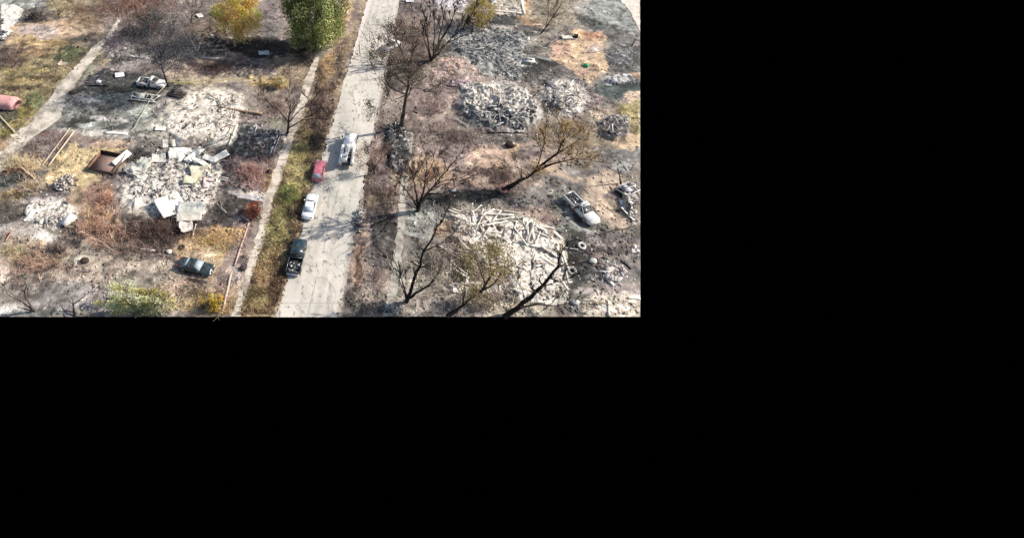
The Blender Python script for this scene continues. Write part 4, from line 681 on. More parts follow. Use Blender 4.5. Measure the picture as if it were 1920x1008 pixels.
    for sx, rr in ((wb, .34), (-wb-.05, .34)):
        for s in (-1, 1): wheel(root, sx, s*(w-.12), .36 if kind not in ('sedan', 'wagon') else .33, .22, burnt, 'rubber' if not burnt else 'paint_burnt')
    bp = MB(); bp.box((h+.02, 0, .52), (.14, W*.86, .2)); C(bp, 'bumper', 'black' if kind == 'pickup' else body)
    bp = MB(); bp.box((-h-.02, 0, .52), (.14, W*.86, .2)); C(bp, 'bumper', 'chrome' if kind == 'pickup' else body)
    if not burnt:
        for s in (-1, 1):
            m_ = MB(); m_.box((h-.04, s*w*.66, .7), (.14, .34, .14)); m_.build('headlight', 'lamp', root)
            m_ = MB(); m_.box((-h+.02, s*w*.72, .8), (.1, .26, .14)); m_.build('tail_light', 'redlamp', root)
            m_ = MB(); m_.box(((x1 if kind in ('sedan', 'wagon') else x1)-.25, s*(w+.08), zb+.1), (.12, .2, .13)); m_.build('wing_mirror', body, root)
    return root
vehicle('sedan', 'white four door sedan parked at the left side of the road', 'car', (576, 414), (587, 370), 4.7, 1.82, 'white_paint')
vehicle('pickup_truck', 'dark teal pickup with rubbish in its open bed, parked on the road', 'pickup', (550, 516), (564, 457), 5.7, 1.98, 'teal_paint', 'pickup', 2)
vehicle('small_car', 'faded red car parked beside the grass strip, above the white sedan', 'car', (594, 344), (602, 307), 4.4, 1.78, 'red_paint', 'wagon', 3)
vehicle('sedan', 'dark green sedan standing on the straw lawn at the lower left', 'car', (337, 497), (400, 513), 4.9, 1.84, 'green_paint', 'sedan', 4)

def utility_truck(rear, front, L, W):
    a, b = P(*rear), P(*front); m = (a+b)/2; root = empty('utility_truck', (m.x, m.y, .04), math.atan2(b.y-a.y, b.x-a.x)); h, w = L/2, W/2
    tag(root, 'white utility truck with a folded boom and round bucket, standing on the road', 'truck')
    mb = MB(); mb.box((h-.55, 0, .95), (1.1, W*.82, .62)); mb.add([(h-1.1, -w*.84, .5), (h-1.1, w*.84, .5), (h-1.1, w*.84, 1.4), (h-1.1, -w*.84, 1.4), (h-2.9, -w*.84, .5), (h-2.9, w*.84, .5), (h-2.9, w*.84, 1.4), (h-2.9, -w*.84, 1.4)], [(0, 1, 2, 3), (5, 4, 7, 6), (1, 5, 6, 2), (4, 0, 3, 7), (3, 2, 6, 7)])
    mb.box((h-.02, 0, .8), (.1, W*.8, .3)); mb.build('cab', 'white_paint', root)
    mb = MB(); frustum(mb, h-2.88, h-1.15, w*.82, 1.4, h-2.8, h-1.7, w*.72, 2.15); mb.build('roof', 'white_paint', root)
    p = MB(); pane(p, (h-1.15, -w*.82, 1.4), (h-1.15, w*.82, 1.4), (h-1.7, w*.72, 2.15), (h-1.7, -w*.72, 2.15), .08); p.build('windscreen', 'glass', root)
    for sg in (-1, 1):
        q = [(h-2.7, sg*w*.82, 1.4), (h-1.4, sg*w*.82, 1.4), (h-1.8, sg*w*.72, 2.15), (h-2.7, sg*w*.72, 2.15)]; q = q if sg < 0 else [q[1], q[0], q[3], q[2]]
        p = MB(); pane(p, *q, .12); p.build('side_window', 'glass', root)
        p = MB(); p.box((h-1.35, sg*(w+.1), 1.55), (.14, .26, .4)); p.build('wing_mirror', 'black', root)
        p = MB(); p.box((-h+2.1, sg*(w-.24), 1.05), (4.0, .46, 1.0)); o = p.build('tool_locker', 'white_paint', root)
        for k in range(4): d = MB(); d.box((-h+.65+k*.98, sg*(w-.005), 1.05), (.88, .03, .84)); d.build('locker_door', 'white_paint', o)
        p = MB(); p.box((h+.02, sg*w*.6, .85), (.08, .3, .18)); p.build('headlight', 'lamp', root)
        p = MB(); p.box((-h+.06, sg*w*.8, .8), (.08, .24, .16)); p.build('tail_light', 'redlamp', root)
        for x in (h-.95, -h+1.6): wheel(root, x, sg*(w-.2), .44, .28)
    p = MB(); p.box((-h+2.1, 0, .72), (4.0, W-.96, .12)); p.build('deck', 'black', root)
    p = MB(); p.box((-h+3.5, 0, .95), (.8, .9, .4)); p.bar((-h+3.4, 0, 1.1), (-h+3.4, 0, 1.9), .28, 14); p.build('turret', 'white_paint', root)
    p = MB(); p.bar((-h+3.6, .1, 2.0), (-h+1.0, .22, 2.25), .17, 8); p.bar((-h+1.1, -.14, 2.3), (-h+3.2, -.2, 2.5), .13, 8); p.bar((-h+1.05, .3, 2.25), (-h+1.05, -.25, 2.32), .17, 8); p.build('boom', 'white_paint', root)
    p = MB(); N = 20; V = []; Q = []
    for i in range(N):
        t = 2*math.pi*i/N
        for r, z in ((.1, 1.5), (.5, 1.5), (.58, 2.5), (.5, 2.5), (.42, 1.6), (.1, 1.6)): V.append((-h+.35+r*math.cos(t), .35+r*math.sin(t), z))
    for i in range(N):
        for j in range(6): Q.append((i*6+j, ((i+1) % N)*6+j, ((i+1) % N)*6+(j+1) % 6, i*6+(j+1) % 6))
    p.add(V, Q); o = p.build('bucket', 'white_paint', root); q = MB(); q.bar((-h+.35, .35, 1.61), (-h+.35, .35, 1.95), .44, 16); q.build('bucket_fill', 'black', o)  # black cylinder fills the bucket so its opening reads black
    rg = np.random.default_rng(3); n = 26; c = np.stack([rg.uniform(-h+.3, -h+2.9, n), rg.uniform(-.6, .6, n), rg.uniform(.82, 1.15, n)], 1)
    v, q = boxes(c, rg.uniform(.08, .4, (n, 3))*[1, .6, .5], rots(rg.normal(0, .4, n), rg.normal(0, .4, n), rg.uniform(0, 6, n)), .4, rg)
    tag(mk('tools', v, q, mat='debris', parent=root, col=np.repeat(np.array([S(230, 226, 216), S(60, 58, 56), S(150, 150, 146)])[rg.integers(0, 3, n)], 8, 0)), kind='stuff')
utility_truck((648, 316), (657, 262), 7.3, 2.35)
vehicle('burnt_pickup', 'ash white burnt pickup with a holed roof on the grey yard at the right', 'pickup', (1064, 375), (1109, 420), 5.9, 1.98, 'white_paint', 'burnt_pickup', 1)
vehicle('burnt_pickup', 'burnt pale pickup under the hazy grey bare tree at the upper left', 'pickup', (262, 159), (311, 165), 5.4, 1.95, 'white_paint', 'burnt_pickup', 6)
vehicle('burnt_car', 'pale burnt car half hidden behind the scorched tree by the road', 'car', (726, 94), (742, 86), 4.2, 1.8, 'white_paint', 'burnt_pickup', 7)
vehicle('burnt_car', 'pale burnt car cut by the left edge below the white slab', 'car', (4, 76), (18, 66), 3.2, 1.7, 'white_paint', 'burnt_pickup', 8)

# ------------------------------------------------------------------ burnt house ruins
def ruin(name, label, cat, shp, n, hm, pal, sizes=(.08, .6), seed=1, bed=None, boards=0, bcol=None, rough=1.0, blen=(1, 3), group=None, wpal=None, freq=.38, clus=.58, vg=0, cpal=None):
    rg = np.random.default_rng(seed)
    if shp[0] == 'e': _, u, v, ru, rv, rot, sf = shp; c = P(u, v); us = [u-ru*1.25, u+ru*1.25]; vs = [v-rv*1.3, v+rv*1.3]
    else: p = shp[1]; c = P(*p.mean(0)); us = [p[:, 0].min()-4, p[:, 0].max()+4]; vs = [p[:, 1].min()-4, p[:, 1].max()+4]
    us = np.clip(us, 1, 1199); vs = np.clip(vs, 1, 594.5)
    cs = [P(a, b) for a in us for b in vs]; X0, X1 = min(q.x for q in cs), max(q.x for q in cs); Y0, Y1 = min(q.y for q in cs), max(q.y for q in cs)
    root = empty(name, (c.x, c.y, 0)); tag(root, label, cat, group)
    def hf(x, y):
        U, V = UV(x, y); U2 = U+(fbm(x*.3, y*.3, seed+3, 5, .6)-.5)*40; V2 = V+(fbm(x*.3, y*.3, seed+9, 5, .6)-.5)*30; m = mask(U2, V2, shp)
        r = 1-np.abs(fbm(x*freq, y*freq, seed, 4, .6)*2-1); return gz(x, y)-.12+m*(.17+hm*(r**1.5)*1.1+.07*rough*(fbm(x*2.3, y*2.3, seed+5, 3, .6)-.3))*(np.where(inside(x+1.4, y-.6, 0), 1, .25) if us[1] > 1150 or vs[1] > 580 else 1), m
    st = max(.16, (X1-X0)/260); nx, ny = int((X1-X0)/st)+2, int((Y1-Y0)/st)+2
    x, y = np.meshgrid(np.linspace(X0, X1, nx), np.linspace(Y0, Y1, ny)); z, m = hf(x, y)
    pal = np.array([S(*k) for k in pal])*1.0; wp = np.array(wpal if wpal else [1]*len(pal), float)
    def tone(x, y):
        t = fbm(x*1.9, y*1.9, seed+20, 5, .72); U, V = UV(x, y); vv = (V-vs[0])/(vs[1]-vs[0])-.5; return np.clip((t-.28)/.44+vg*vv, 0, .999)
    t = tone(x, y); cum = np.cumsum(wp/wp.sum()); idx = np.searchsorted(cum, t); idx = np.clip(idx, 0, len(pal)-1)
    col = pal[idx]*(1+(fbm(x*3, y*3, seed+8, 3)-.5)*.7)[..., None]
    i = np.arange(nx*ny).reshape(ny, nx); keep = (m[:-1, :-1] > .02) & inside(x[:-1, :-1], y[:-1, :-1], .2); q = np.stack([i[:-1, :-1], i[:-1, 1:], i[1:, 1:], i[1:, :-1]], -1)[keep]
    wv = np.clip((m-.62)*2.6+(fbm(x*1.6, y*1.6, seed+70, 4, .65)-.5)*1.6, 0, 1)[..., None]; col = gcol(x, y)*(1-wv)+col*wv
    us_, inv = np.unique(q, return_inverse=True)
    V = np.stack([x-c.x, y-c.y, z], -1).reshape(-1, 3)[us_]
    if len(us_): mk(bed or 'ash_bed', V, inv.reshape(-1, 4), mat='ash', parent=root, col=col.reshape(-1, 3)[us_], smooth=True)
    def sub(n, sh=shp): a, b = spots(n, rg, sh, .3, False); return a, b
    sizes = (sizes[0]*.7, sizes[1]*.52)
    a, b = sub(n); n = len(a); zz, mm = hf(a, b); k = (mm > .25) & (fbm(a*.45, b*.45, seed+40, 4)+rg.random(n)*.22 > clus); k &= inside(a+.5+np.maximum(zz, 0)*.8, b-.3, .15); a, b, zz = a[k], b[k], zz[k]; n = len(a)
    s = sizes[0]+(sizes[1]-sizes[0])*rg.random(n)**3.5; sz = np.stack([s*rg.uniform(1, 2.2, n), s, s*rg.uniform(.08, .35, n)], 1)
    v, q = boxes(np.stack([a-c.x, b-c.y, zz+s*.12], 1), sz, rots(rg.normal(0, .45, n), rg.normal(0, .45, n), rg.uniform(0, 6.28, n)), .7, rg)
    cc = (pal[np.searchsorted(cum, np.clip(tone(a, b)*.6+rg.random(n)*.6-.1, 0, .999))] if cpal is None else np.array([S(*k) for k in cpal])[rg.integers(0, len(cpal), n)])*np.exp(rg.normal(0, .25, (n, 1))); tag(mk('rubble', v, q, mat='debris', parent=root, col=np.repeat(np.clip(cc, .01, .8), 8, 0)), kind='stuff')
    cu, cv, du, dv = (us[0]+us[1])/2, (vs[0]+vs[1])/2, (us[1]-us[0])/2*.98, (vs[1]-vs[0])/2*.98
    a, b = spots(int(n*.9), rg, ell(cu, cv, du, dv), .3); k = ~road_mask(a, b, 3) & inside(a+.4, b, .2); a, b = a[k], b[k]; n = len(a)
    if n:
        s = rg.uniform(.05, .22, n); sz = np.stack([s*rg.uniform(1, 2.5, n), s, s*.25], 1); v, q = boxes(np.stack([a-c.x, b-c.y, gz(a, b)+.04], 1), sz, rots(rg.normal(0, .4, n), rg.normal(0, .4, n), rg.uniform(0, 6.28, n)), .7, rg)
        cc = pal[rg.integers(0, len(pal), n)]*np.exp(rg.normal(-.15, .3, (n, 1))); tag(mk('scattered_scraps', v, q, mat='debris', parent=root, col=np.repeat(np.clip(cc, .01, .75), 8, 0)), kind='stuff')
    if boards:
        a, b = sub(int(boards*.62)); k = fbm(a*.45, b*.45, seed+60, 4)+rg.random(len(a))*.2 > .58; k &= inside(a+blen[1]*.5+.8, b-blen[1]*.25, .2); a, b = a[k], b[k]; zz, mm = hf(a, b); n = len(a); L = rg.uniform(blen[0], blen[1], n); d = rg.normal(0, .25, n); az = rg.uniform(0, 6.28, n)
        v, q = boxes(np.stack([a-c.x, b-c.y, zz+.15+.3*rg.random(n)], 1), np.stack([L, rg.uniform(.05, .14, n), rg.uniform(.03, .07, n)], 1), rots(d*0, d, az), .3, rg)
        bc = S(*(bcol or (200, 190, 176)))*np.exp(rg.normal(-.1, .4, (n, 1))); tag(mk('charred_boards', v, q, mat='debris', parent=root, col=np.repeat(np.clip(bc, .01, .8), 8, 0)), kind='stuff')
    return root, hf
W1, W2, G1, G2, K1, K2, T1 = (244, 234, 218), (222, 208, 190), (178, 172, 162), (132, 128, 124), (62, 60, 62), (92, 86, 84), (196, 176, 150)
r1, h1 = ruin('burnt_house', 'burnt house reduced to a cream white ash bed, upper left, beside the taped tree', 'ruin', poly(345, 180, 400, 170, 455, 178, 470, 205, 448, 238, 430, 277, 385, 270, 330, 262, 302, 240, 308, 205, soft=16), 1000, .35, [K2, G2, G1, T1, W2, W1], (.08, .6), 11, boards=110, bcol=(120, 110, 98), wpal=[.5, .4, .6, .6, 2.4, 3.2], cpal=[K2, G2, (110, 98, 84), G1, W1, T1])
fm = MB()
for a, b, hh, ww in (((445, 238), (429, 276), .5, .3), ((430, 238), (446, 238), .4, .3), ((437, 211), (431, 233), .45, .25), ((398, 233), (432, 236), .35, .25)):
    A, B = P(*a), P(*b); L = (B-A).length; m = (A+B)/2; c = r1.location; fm.box((m.x-c.x, m.y-c.y, hh/2+.1), (L, ww, hh), (0, 0, math.atan2(B.y-A.y, B.x-A.x)))
fm.build('foundation_wall', 'ash', r1, col=S(232, 222, 204))
r2, h2 = ruin('burnt_house', 'burnt house at the left centre buried in white ash and crumpled sheets', 'ruin', poly(225, 376, 240, 350, 262, 322, 255, 300, 300, 282, 350, 278, 402, 300, 422, 330, 415, 360, 398, 374, 396, 402, 378, 412, 330, 414, 290, 400, 250, 398, soft=14), 1900, .45, [K1, K2, G2, G1, W2, W1], (.08, .7), 12, boards=160, wpal=[1.1, .7, .8, 1.2, 2, 2.4], vg=.9, cpal=[K1, K2, G2, G1, W2, W1, W1])
ruin('burnt_shed', 'small burnt shed of white ash at the left beside a white box', 'ruin', poly(50, 385, 75, 377, 125, 376, 139, 390, 135, 415, 110, 426, 60, 422, 46, 405, soft=6), 700, .35, [K2, G2, W2, W1, W1], (.08, .5), 13, boards=30, wpal=[.6, .6, 1.4, 2.2, 1.8], cpal=[K1, K2, G2, G1, W2, W1])
ruin('burnt_house', 'large collapsed grey white mound of a burnt house, upper right of the road', 'ruin', poly(872, 170, 900, 158, 985, 168, 1006, 205, 998, 240, 975, 248, 920, 244, 878, 228, 862, 200, soft=22), 3600, 1.25, [K1, (82, 86, 92), G2, G1, W2, W1], (.08, .8), 14, boards=240, bcol=(206, 198, 188), wpal=[1, .9, 1, 1.1, 1.8, 2], freq=.45, vg=-1.1)  # vg darkens the near side: char and painted shade together
ruin('burnt_house', 'smaller white ribbed heap of a burnt building, right of the large mound', 'ruin', poly(1022, 165, 1045, 155, 1080, 165, 1092, 185, 1090, 210, 1060, 210, 1030, 205, 1018, 185, soft=16), 1500, 1.0, [K1, K2, G1, W2, W1], (.08, .6), 15, boards=190, bcol=(232, 222, 208), wpal=[.8, .7, 1, 1.8, 2], vg=-.5)  # vg again: near side coloured darker for char and shade
ruin('burnt_house', 'wide low burnt house of mottled grey ash at the upper right', 'ruin', poly(850, 62, 900, 48, 980, 62, 990, 90, 975, 130, 975, 155, 925, 140, 880, 120, 850, 90, soft=12), 3400, .5, [K1, K2, (112, 116, 114), G2, G1, W2], (.08, .7), 16, boards=170, bcol=(190, 188, 180), wpal=[1, 1.2, 1.6, 1.4, 1.6, 1.1])
ruin('burnt_house', 'white slab with collapsed roof battens at the very top, right of the road', 'ruin', poly(918, 0, 978, 0, 983, 30, 926, 30, soft=3), 500, .25, [K2, T1, W2, W1], (.08, .5), 17, boards=60, bcol=(236, 222, 204), blen=(2, 5))
ruin('burnt_house', 'pale burnt frame behind the black bare tree at the top', 'ruin', ell(845, 6, 30, 14, 0, .4), 500, .3, [K2, G1, (222, 206, 214), W1], (.08, .6), 18, boards=60, bcol=(220, 206, 210))
r10, h10 = ruin('burnt_house', 'burnt house of white ash under the big timber pile, lower right', 'ruin', poly(850, 398, 900, 394, 960, 404, 1000, 420, 1045, 450, 1064, 490, 1064, 545, 1020, 566, 960, 560, 945, 520, 900, 500, 850, 450, soft=18), 1700, .4, [K2, (150, 130, 112), W2, W1, W1, T1], (.08, .6), 19, boards=170, bcol=(224, 212, 194), wpal=[.5, .8, 1.6, 2.4, 1.8, .8], cpal=[K2, G2, (150, 130, 112), W2, W1, T1])
ruin('burnt_house', 'burnt building cut by the right edge with black and white wreckage', 'ruin', poly(1166, 350, 1199, 340, 1199, 432, 1184, 420, 1172, 392, soft=5), 700, 1.0, [K1, K2, G1, W1, W2], (.08, .6), 20, boards=80, bcol=(226, 222, 214), wpal=[1.6, 1.2, 1, 1, 1])
ruin('rubble_heap', 'black and white rubble heap at the right edge, below the wreckage', 'rubble', ell(1192, 478, 14, 22, 0, .4), 300, .6, [K1, K1, G2, W1], (.08, .5), 21, boards=20)
ruin('rubble_heap', 'dark purple grey rubble mound beside the straw field at the right', 'rubble', ell(1150, 242, 28, 20, 0, .4), 600, .8, [K1, K2, (110, 102, 100), (160, 154, 148), W2], (.08, .5), 22, boards=20, wpal=[1, 1.4, 1.6, 1, .5])
ruin('rubble_heap', 'small pale ash heap on dark ground below the tan clearing', 'rubble', ell(1160, 152, 26, 8, 0, .4), 300, .4, [K2, G2, (196, 196, 200), W2], (.08, .5), 23)
ruin('rubble_heap', 'blackened rubble strip with white bits between the road and right pavement', 'rubble', poly(724, 236, 752, 232, 768, 250, 766, 300, 758, 335, 738, 330, 722, 290, soft=6), 1100, .6, [K1, K1, K2, (78, 82, 80), G1, W2], (.07, .5), 24, boards=110, bcol=(150, 146, 138), wpal=[1.4, 1.3, 1, 1, .7, .7])
ruin('rubble_heap', 'grey rubble and concrete chips at the right edge beyond the tan clearing', 'rubble', ell(1172, 112, 34, 16, 0, .4), 500, .25, [K2, (100, 98, 98), G2, G1], (.07, .4), 25)
ruin('rubble_heap', 'brown and grey scrap heap in front of the golden autumn tree', 'rubble', poly(368, 60, 430, 52, 436, 82, 428, 104, 372, 108, 356, 92, soft=8), 700, .5, [K1, (92, 74, 62), (142, 124, 104), (190, 178, 160)], (.08, .6), 26, boards=40, bcol=(170, 156, 134))
ruin('rubble_heap', 'dark brown scrap heap with grey bits left of the pavement at the top', 'rubble', ell(470, 132, 50, 14, 4, .5), 500, .35, [K1, K2, (112, 92, 84), (164, 156, 146)], (.08, .5), 27)
ruin('rubble_heap', 'black charred scraps between the lane and the burnt pickup', 'rubble', ell(190, 148, 30, 12, -20, .5), 300, .4, [K1, K1, K2, G2], (.08, .5), 28)
ruin('rubble_heap', 'purple grey debris between the lane and the hazy bare tree', 'rubble', ell(225, 95, 34, 22, 10, .5), 500, .35, [K2, (122, 112, 106), (170, 162, 154), (206, 198, 186)], (.08, .5), 29)
ruin('rubble_heap', 'reddish brick rubble left of the black bare tree foot and grey ash', 'rubble', ell(862, 128, 34, 18, 8, .5), 500, .3, [(110, 94, 86), (186, 160, 144), (206, 186, 172), (146, 130, 120)], (.08, .4), 30, boards=20, bcol=(214, 160, 140))
ruin('rubble_heap', 'purplish ash strip along the top side of the large mound', 'rubble', ell(862, 156, 38, 6, 6, .4), 260, .3, [K1, (112, 88, 96), (180, 160, 160), W2], (.08, .5), 31)
ruin('rubble_heap', 'small splintered heap of pale planks on the dark yard, lower right', 'rubble', ell(1152, 514, 26, 18, 30, .4), 260, .3, [K2, (150, 132, 130), (222, 208, 200), W1], (.06, .35), 32, boards=60, bcol=(232, 218, 204), blen=(.6, 1.8))
ruin('rubble_heap', 'black and white wire tangle at the bottom edge beside the right pavement', 'rubble', ell(730, 590, 30, 8, 0, .4), 300, .4, [K1, K1, K2, W1], (.05, .35), 33, boards=60, bcol=(150, 148, 144), blen=(.6, 1.8))
ruin('rubble_heap', 'dark charcoal heap with grey boards right of the first burnt house', 'rubble', poly(450, 242, 478, 236, 524, 252, 518, 276, 500, 306, 470, 306, 436, 292, soft=8), 700, .35, [K1, K1, (60, 62, 62), (104, 106, 104), (160, 158, 152)], (.07, .45), 34, boards=30, bcol=(120, 120, 116))
ruin('rubble_heap', 'dark metal and charcoal scraps around the ladder, right of the white sheets', 'rubble', ell(425, 335, 44, 40, 10, .5), 500, .3, [K1, K1, K2, (110, 106, 104)], (.07, .4), 35, boards=20, bcol=(120, 116, 112))
slab = ruin('burnt_house', 'cream white house slab at the top left corner', 'ruin', poly(0, 10, 30, 12, 47, 20, 34, 44, 10, 62, 0, 64, soft=3), 160, .1, [W1, W1, W1, G1], (.08, .4), 36, bed='slab')
ruin('burnt_house', 'pale concrete slab with scattered debris at the bottom right corner', 'ruin', poly(1100, 560, 1140, 565, 1199, 566, 1199, 594, 1100, 594, soft=3), 500, .08, [K2, T1, (232, 216, 194), W1, W1], (.07, .4), 37, bed='slab', boards=30, bcol=(150, 130, 112))
ruin('rubble_heap', 'grey rubble patch at the bottom centre under the dark sprawling tree', 'rubble', ell(885, 545, 46, 10, 0, .4), 260, .2, [K2, G1, W1, W1], (.08, .5), 38, boards=26)
ruin('rubble_heap', 'scattered light rubble strip along the left edge of the timber pile', 'rubble', ell(866, 460, 26, 60, 0, .5), 700, .25, [K1, K2, (150, 130, 112), G1, W2], (.07, .45), 39, boards=70, bcol=(150, 138, 124))

# ------------------------------------------------------------------ single pieces lying about
def sheet(name, label, cat, u, v, w, l, rz, tilt, col, seed, crump=.12, corr=0, lift=.25, group=None, mat='metal'):
    rg = np.random.default_rng(seed); nx, ny = 18, 14; x, y = np.meshgrid(np.linspace(-.5, .5, nx)*w, np.linspace(-.5, .5, ny)*l)
    e = (fbm(x*.9+seed, y*.9, seed, 3)-.5)*crump*4; x = x+(vn(y*2, y*0, seed)-.5)*crump*.8*np.sign(x)*(np.abs(x) > w*.4); y = y+(vn(x*2, x*0, seed+1)-.5)*crump*.8*np.sign(y)*(np.abs(y) > l*.4)
    z = e+(np.sin(x*2*math.pi/.34)*.035 if corr else 0)+crump*1.5*(x/w)**2*(1 if seed % 2 else -1)
    i = np.arange(nx*ny).reshape(ny, nx); q = np.stack([i[:-1, :-1], i[:-1, 1:], i[1:, 1:], i[1:, :-1]], -1).reshape(-1, 4); n = nx*ny
    V = np.concatenate([np.stack([x, y, z], -1).reshape(-1, 3), np.stack([x, y, z-.025], -1).reshape(-1, 3)]); rim = list(i[0])+list(i[1:, -1])+list(i[-1, -2::-1])+list(i[-2:0:-1, 0])
    Q = np.vstack([q, q[:, ::-1]+n, [[rim[(k+1) % len(rim)], rim[k], rim[k]+n, rim[(k+1) % len(rim)]+n] for k in range(len(rim))]])
    o = mk(name, V, Q, mat=mat, col=S(*col)*(1+(fbm(V[:, 0]*2, V[:, 1]*2, seed+4, 3)-.5)*.5)[:, None], smooth=False)
    p = gp(u, v, lift+(.55 if 228 < u < 420 and 270 < v < 440 else 0)); o.location = p; o.rotation_euler = (tilt[0], tilt[1], math.radians(rz)); return tag(o, label, cat, group)
WS = (248, 240, 224)
for a in [
 ('large square white metal sheet on the ash, bottom of the second burnt house', 322, 392, 3.8, 3.9, 35, (.1, .12), WS, 51, .12, 0),
 ('upright looking white ribbed curled sheet at the top of the wreckage', 340, 298, 3.6, 2.8, 10, (.5, .1), WS, 52, .35, 1),
 ('white twisted sheet leaning right of the ribbed curled sheet', 366, 298, 1.2, 3.8, -35, (.2, .5), WS, 53, .3, 0),
 ('bright white bent strip right of the wreckage, pointing up right', 411, 302, 1.3, 3.4, -55, (.15, .1), WS, 54, .08, 0),
 ('short white strip crossing the bent strip right of the wreckage', 395, 305, 2.8, .9, -25, (.1, -.1), WS, 55, .08, 0),
 ('cream sheet at the upper left of the wreckage, near the rusty trailer', 270, 316, 3.0, 2.6, -30, (.35, -.2), (240, 232, 206), 56, .2, 0),
 ('narrow white board standing beside the rusty trailer', 231, 304, 1.1, 3.3, -32, (.1, .5), WS, 57, .05, 0),
 ('yellowish cream crumpled sheet on the right of the wreckage', 378, 329, 3.2, 2.2, 12, (.3, .1), (228, 216, 184), 58, .18, 0),
 ('dull olive cream sheet below the yellowish one', 363, 345, 2.8, 1.4, 8, (.2, .2), (214, 204, 168), 59, .15, 0),
 ('pink grey sheet at the right end of the cream sheets', 391, 350, 1.4, 1.8, 5, (.2, .3), (216, 192, 184), 60, .12, 0),
 ('grey white sheet with a greenish window opening look, right of the big square', 361, 398, 4.0, 2.0, 0, (.2, .05), (206, 204, 190), 61, .1, 0),
 ('long pale panel below the big grey white sheet', 356, 414, 3.6, 1.3, 4, (.3, 0), (222, 212, 194), 62, .08, 0),
 ('folded pale sheet at the lower end of the wreckage by the dark brush', 351, 432, 1.8, 1.6, 20, (.3, .3), (206, 192, 182), 63, .25, 0),
 ('cream curled sheet left of the ash, below the first cream sheet', 262, 332, 3.2, 1.2, -35, (.3, .2), (226, 218, 200), 64, .25, 0),
 ('short white tab standing up at the top left of the wreckage', 312, 277, .8, 1.4, 5, (.9, 0), WS, 65, .08, 0),
 ('second white tab standing up at the top of the wreckage', 327, 276, .6, 1.2, 10, (.9, 0), WS, 66, .08, 0),
 ('slanted white blade of sheet metal at the top right of the wreckage', 338, 274, .7, 1.9, -35, (.8, .1), WS, 67, .1, 0),
 ('grey cream sheet in the middle of the wreckage top', 300, 304, 2.2, 1.6, 15, (.3, .2), (214, 206, 192), 68, .22, 0),
 ('pale sheet between the curled sheets and the bent strip', 378, 312, 3.4, .8, -22, (.1, .2), (226, 222, 208), 69, .15, 1),
 ('grey torn sheet in the ash left of the first cream sheet', 246, 322, 1.2, 2.0, -30, (.2, .3), (160, 152, 144), 70, .15, 0),
 ('white square lid on the ash of the first burnt house, lower left', 302, 243, 1.8, 1.2, 0, (.05, .05), WS, 71, .05, 0),
 ('light grey blue sheet on dark ground below the green tree shadow', 495, 102, 2.2, 1.3, 10, (.1, .1), (190, 200, 196), 72, .1, 0),
 ('white sheet standing in scrap, left of the dark shrubs at the top', 415, 92, 1.9, .9, 15, (.8, .1), WS, 73, .08, 0),
 ('small pale square panel near the pale arched branch at the top', 375, 32, 1.3, 1.5, 35, (.1, .1), (226, 216, 202), 74, .05, 0),
 ('small white square panel at the upper left beside the lane', 225, 143, 1.7, 1.1, 20, (.3, .1), (226, 220, 220), 75, .05, 0),
 ('long pale grey sheet left of the hazy tree trunk', 264, 110, 4, .5, -6, (.05, .1), (216, 210, 198), 76, .08, 0),
 ('crumpled pale cover on the olive field left of the lane', 118, 122, 1.6, .9, -10, (.2, .2), (226, 204, 184), 77, .25, 0),
 ('white blob like crumpled tin on top left corner of the big mound', 880, 172, 3.0, 2.2, -10, (.3, .1), WS, 78, .35, 1),
 ('white folded sheet at the right side of the big mound', 990, 218, .9, 3.6, 18, (.2, .3), WS, 79, .15, 0),
 ('square white sheet on the mottled grey ash, left of the white table', 982, 76, 2.4, 1.8, -10, (.15, .1), WS, 80, .08, 0),
 ('small white sheet below the square one on the mottled ash', 965, 88, 1.2, .8, -20, (.15, .1), WS, 81, .08, 0),
 ('pale rounded sheet beside the bare shrub tree above the clearing', 1062, 72, 2.6, 1.2, 5, (.1, .1), (216, 206, 186), 82, .12, 0),
 ('small white and grey scrap on the dark ground at the top by the road', 768, 5, 1.8, 1.0, 0, (.1, .1), (236, 232, 232), 83, .1, 0),
 ('white flat panel at the lower left of the timber pile', 866, 545, 2.6, 1.1, -6, (.08, .05), WS, 84, .05, 0),
 ('large white triangle sheet in the wreckage at the right edge', 1178, 402, 1.3, 2.4, 30, (.2, .2), WS, 85, .08, 0),
 ('pale sheet at the upper part of the right edge wreckage', 1174, 385, 2.0, .9, -12, (.2, .1), (226, 226, 220), 86, .1, 0),
 ('white crumpled sheet by the wheel ring in the small burnt shed', 62, 410, 1.4, 2.0, -30, (.2, .2), WS, 87, .2, 0),
 ('long dark grey sheet lying left of the big mound under the trees', 806, 172, 1.9, .7, 0, (.1, .1), (96, 92, 84), 88, .1, 0),
]: sheet('metal_sheet', a[0], 'sheet', a[1], a[2], a[3], a[4], a[5], a[6], a[7], a[8], a[9], a[10], group='sheets torn from the burnt houses')
def longbox(name, label, cat, a, b, w, h, col, z0=.1, z1=None, group=None, mat='debris', bend=0):
    A, B = gp(*a, z0), gp(*b, z0 if z1 is None else z1); L = (B-A).length; d = (B-A).normalized(); s = d.cross(Vector((0, 0, 1))).normalized()*w/2; up = s.cross(d).normalized()*h/2; V = []; N = 6
    for k in range(N+1):
        c = (A.lerp(B, k/N)-A)+Vector((0, 0, math.sin(k/N*math.pi)*bend))+s*.3*math.sin(k*2.1)*.5; V += [c-s-up, c+s-up, c+s+up, c-s+up]
    Q = [(k*4+j, k*4+(j+1) % 4, (k+1)*4+(j+1) % 4, (k+1)*4+j) for k in range(N) for j in range(4)]+[(3, 2, 1, 0), (N*4, N*4+1, N*4+2, N*4+3)]
    o = mk(name, [tuple(v) for v in V], Q, mat=mat, col=S(*col)); o.location = A; return tag(o, label, cat, group)
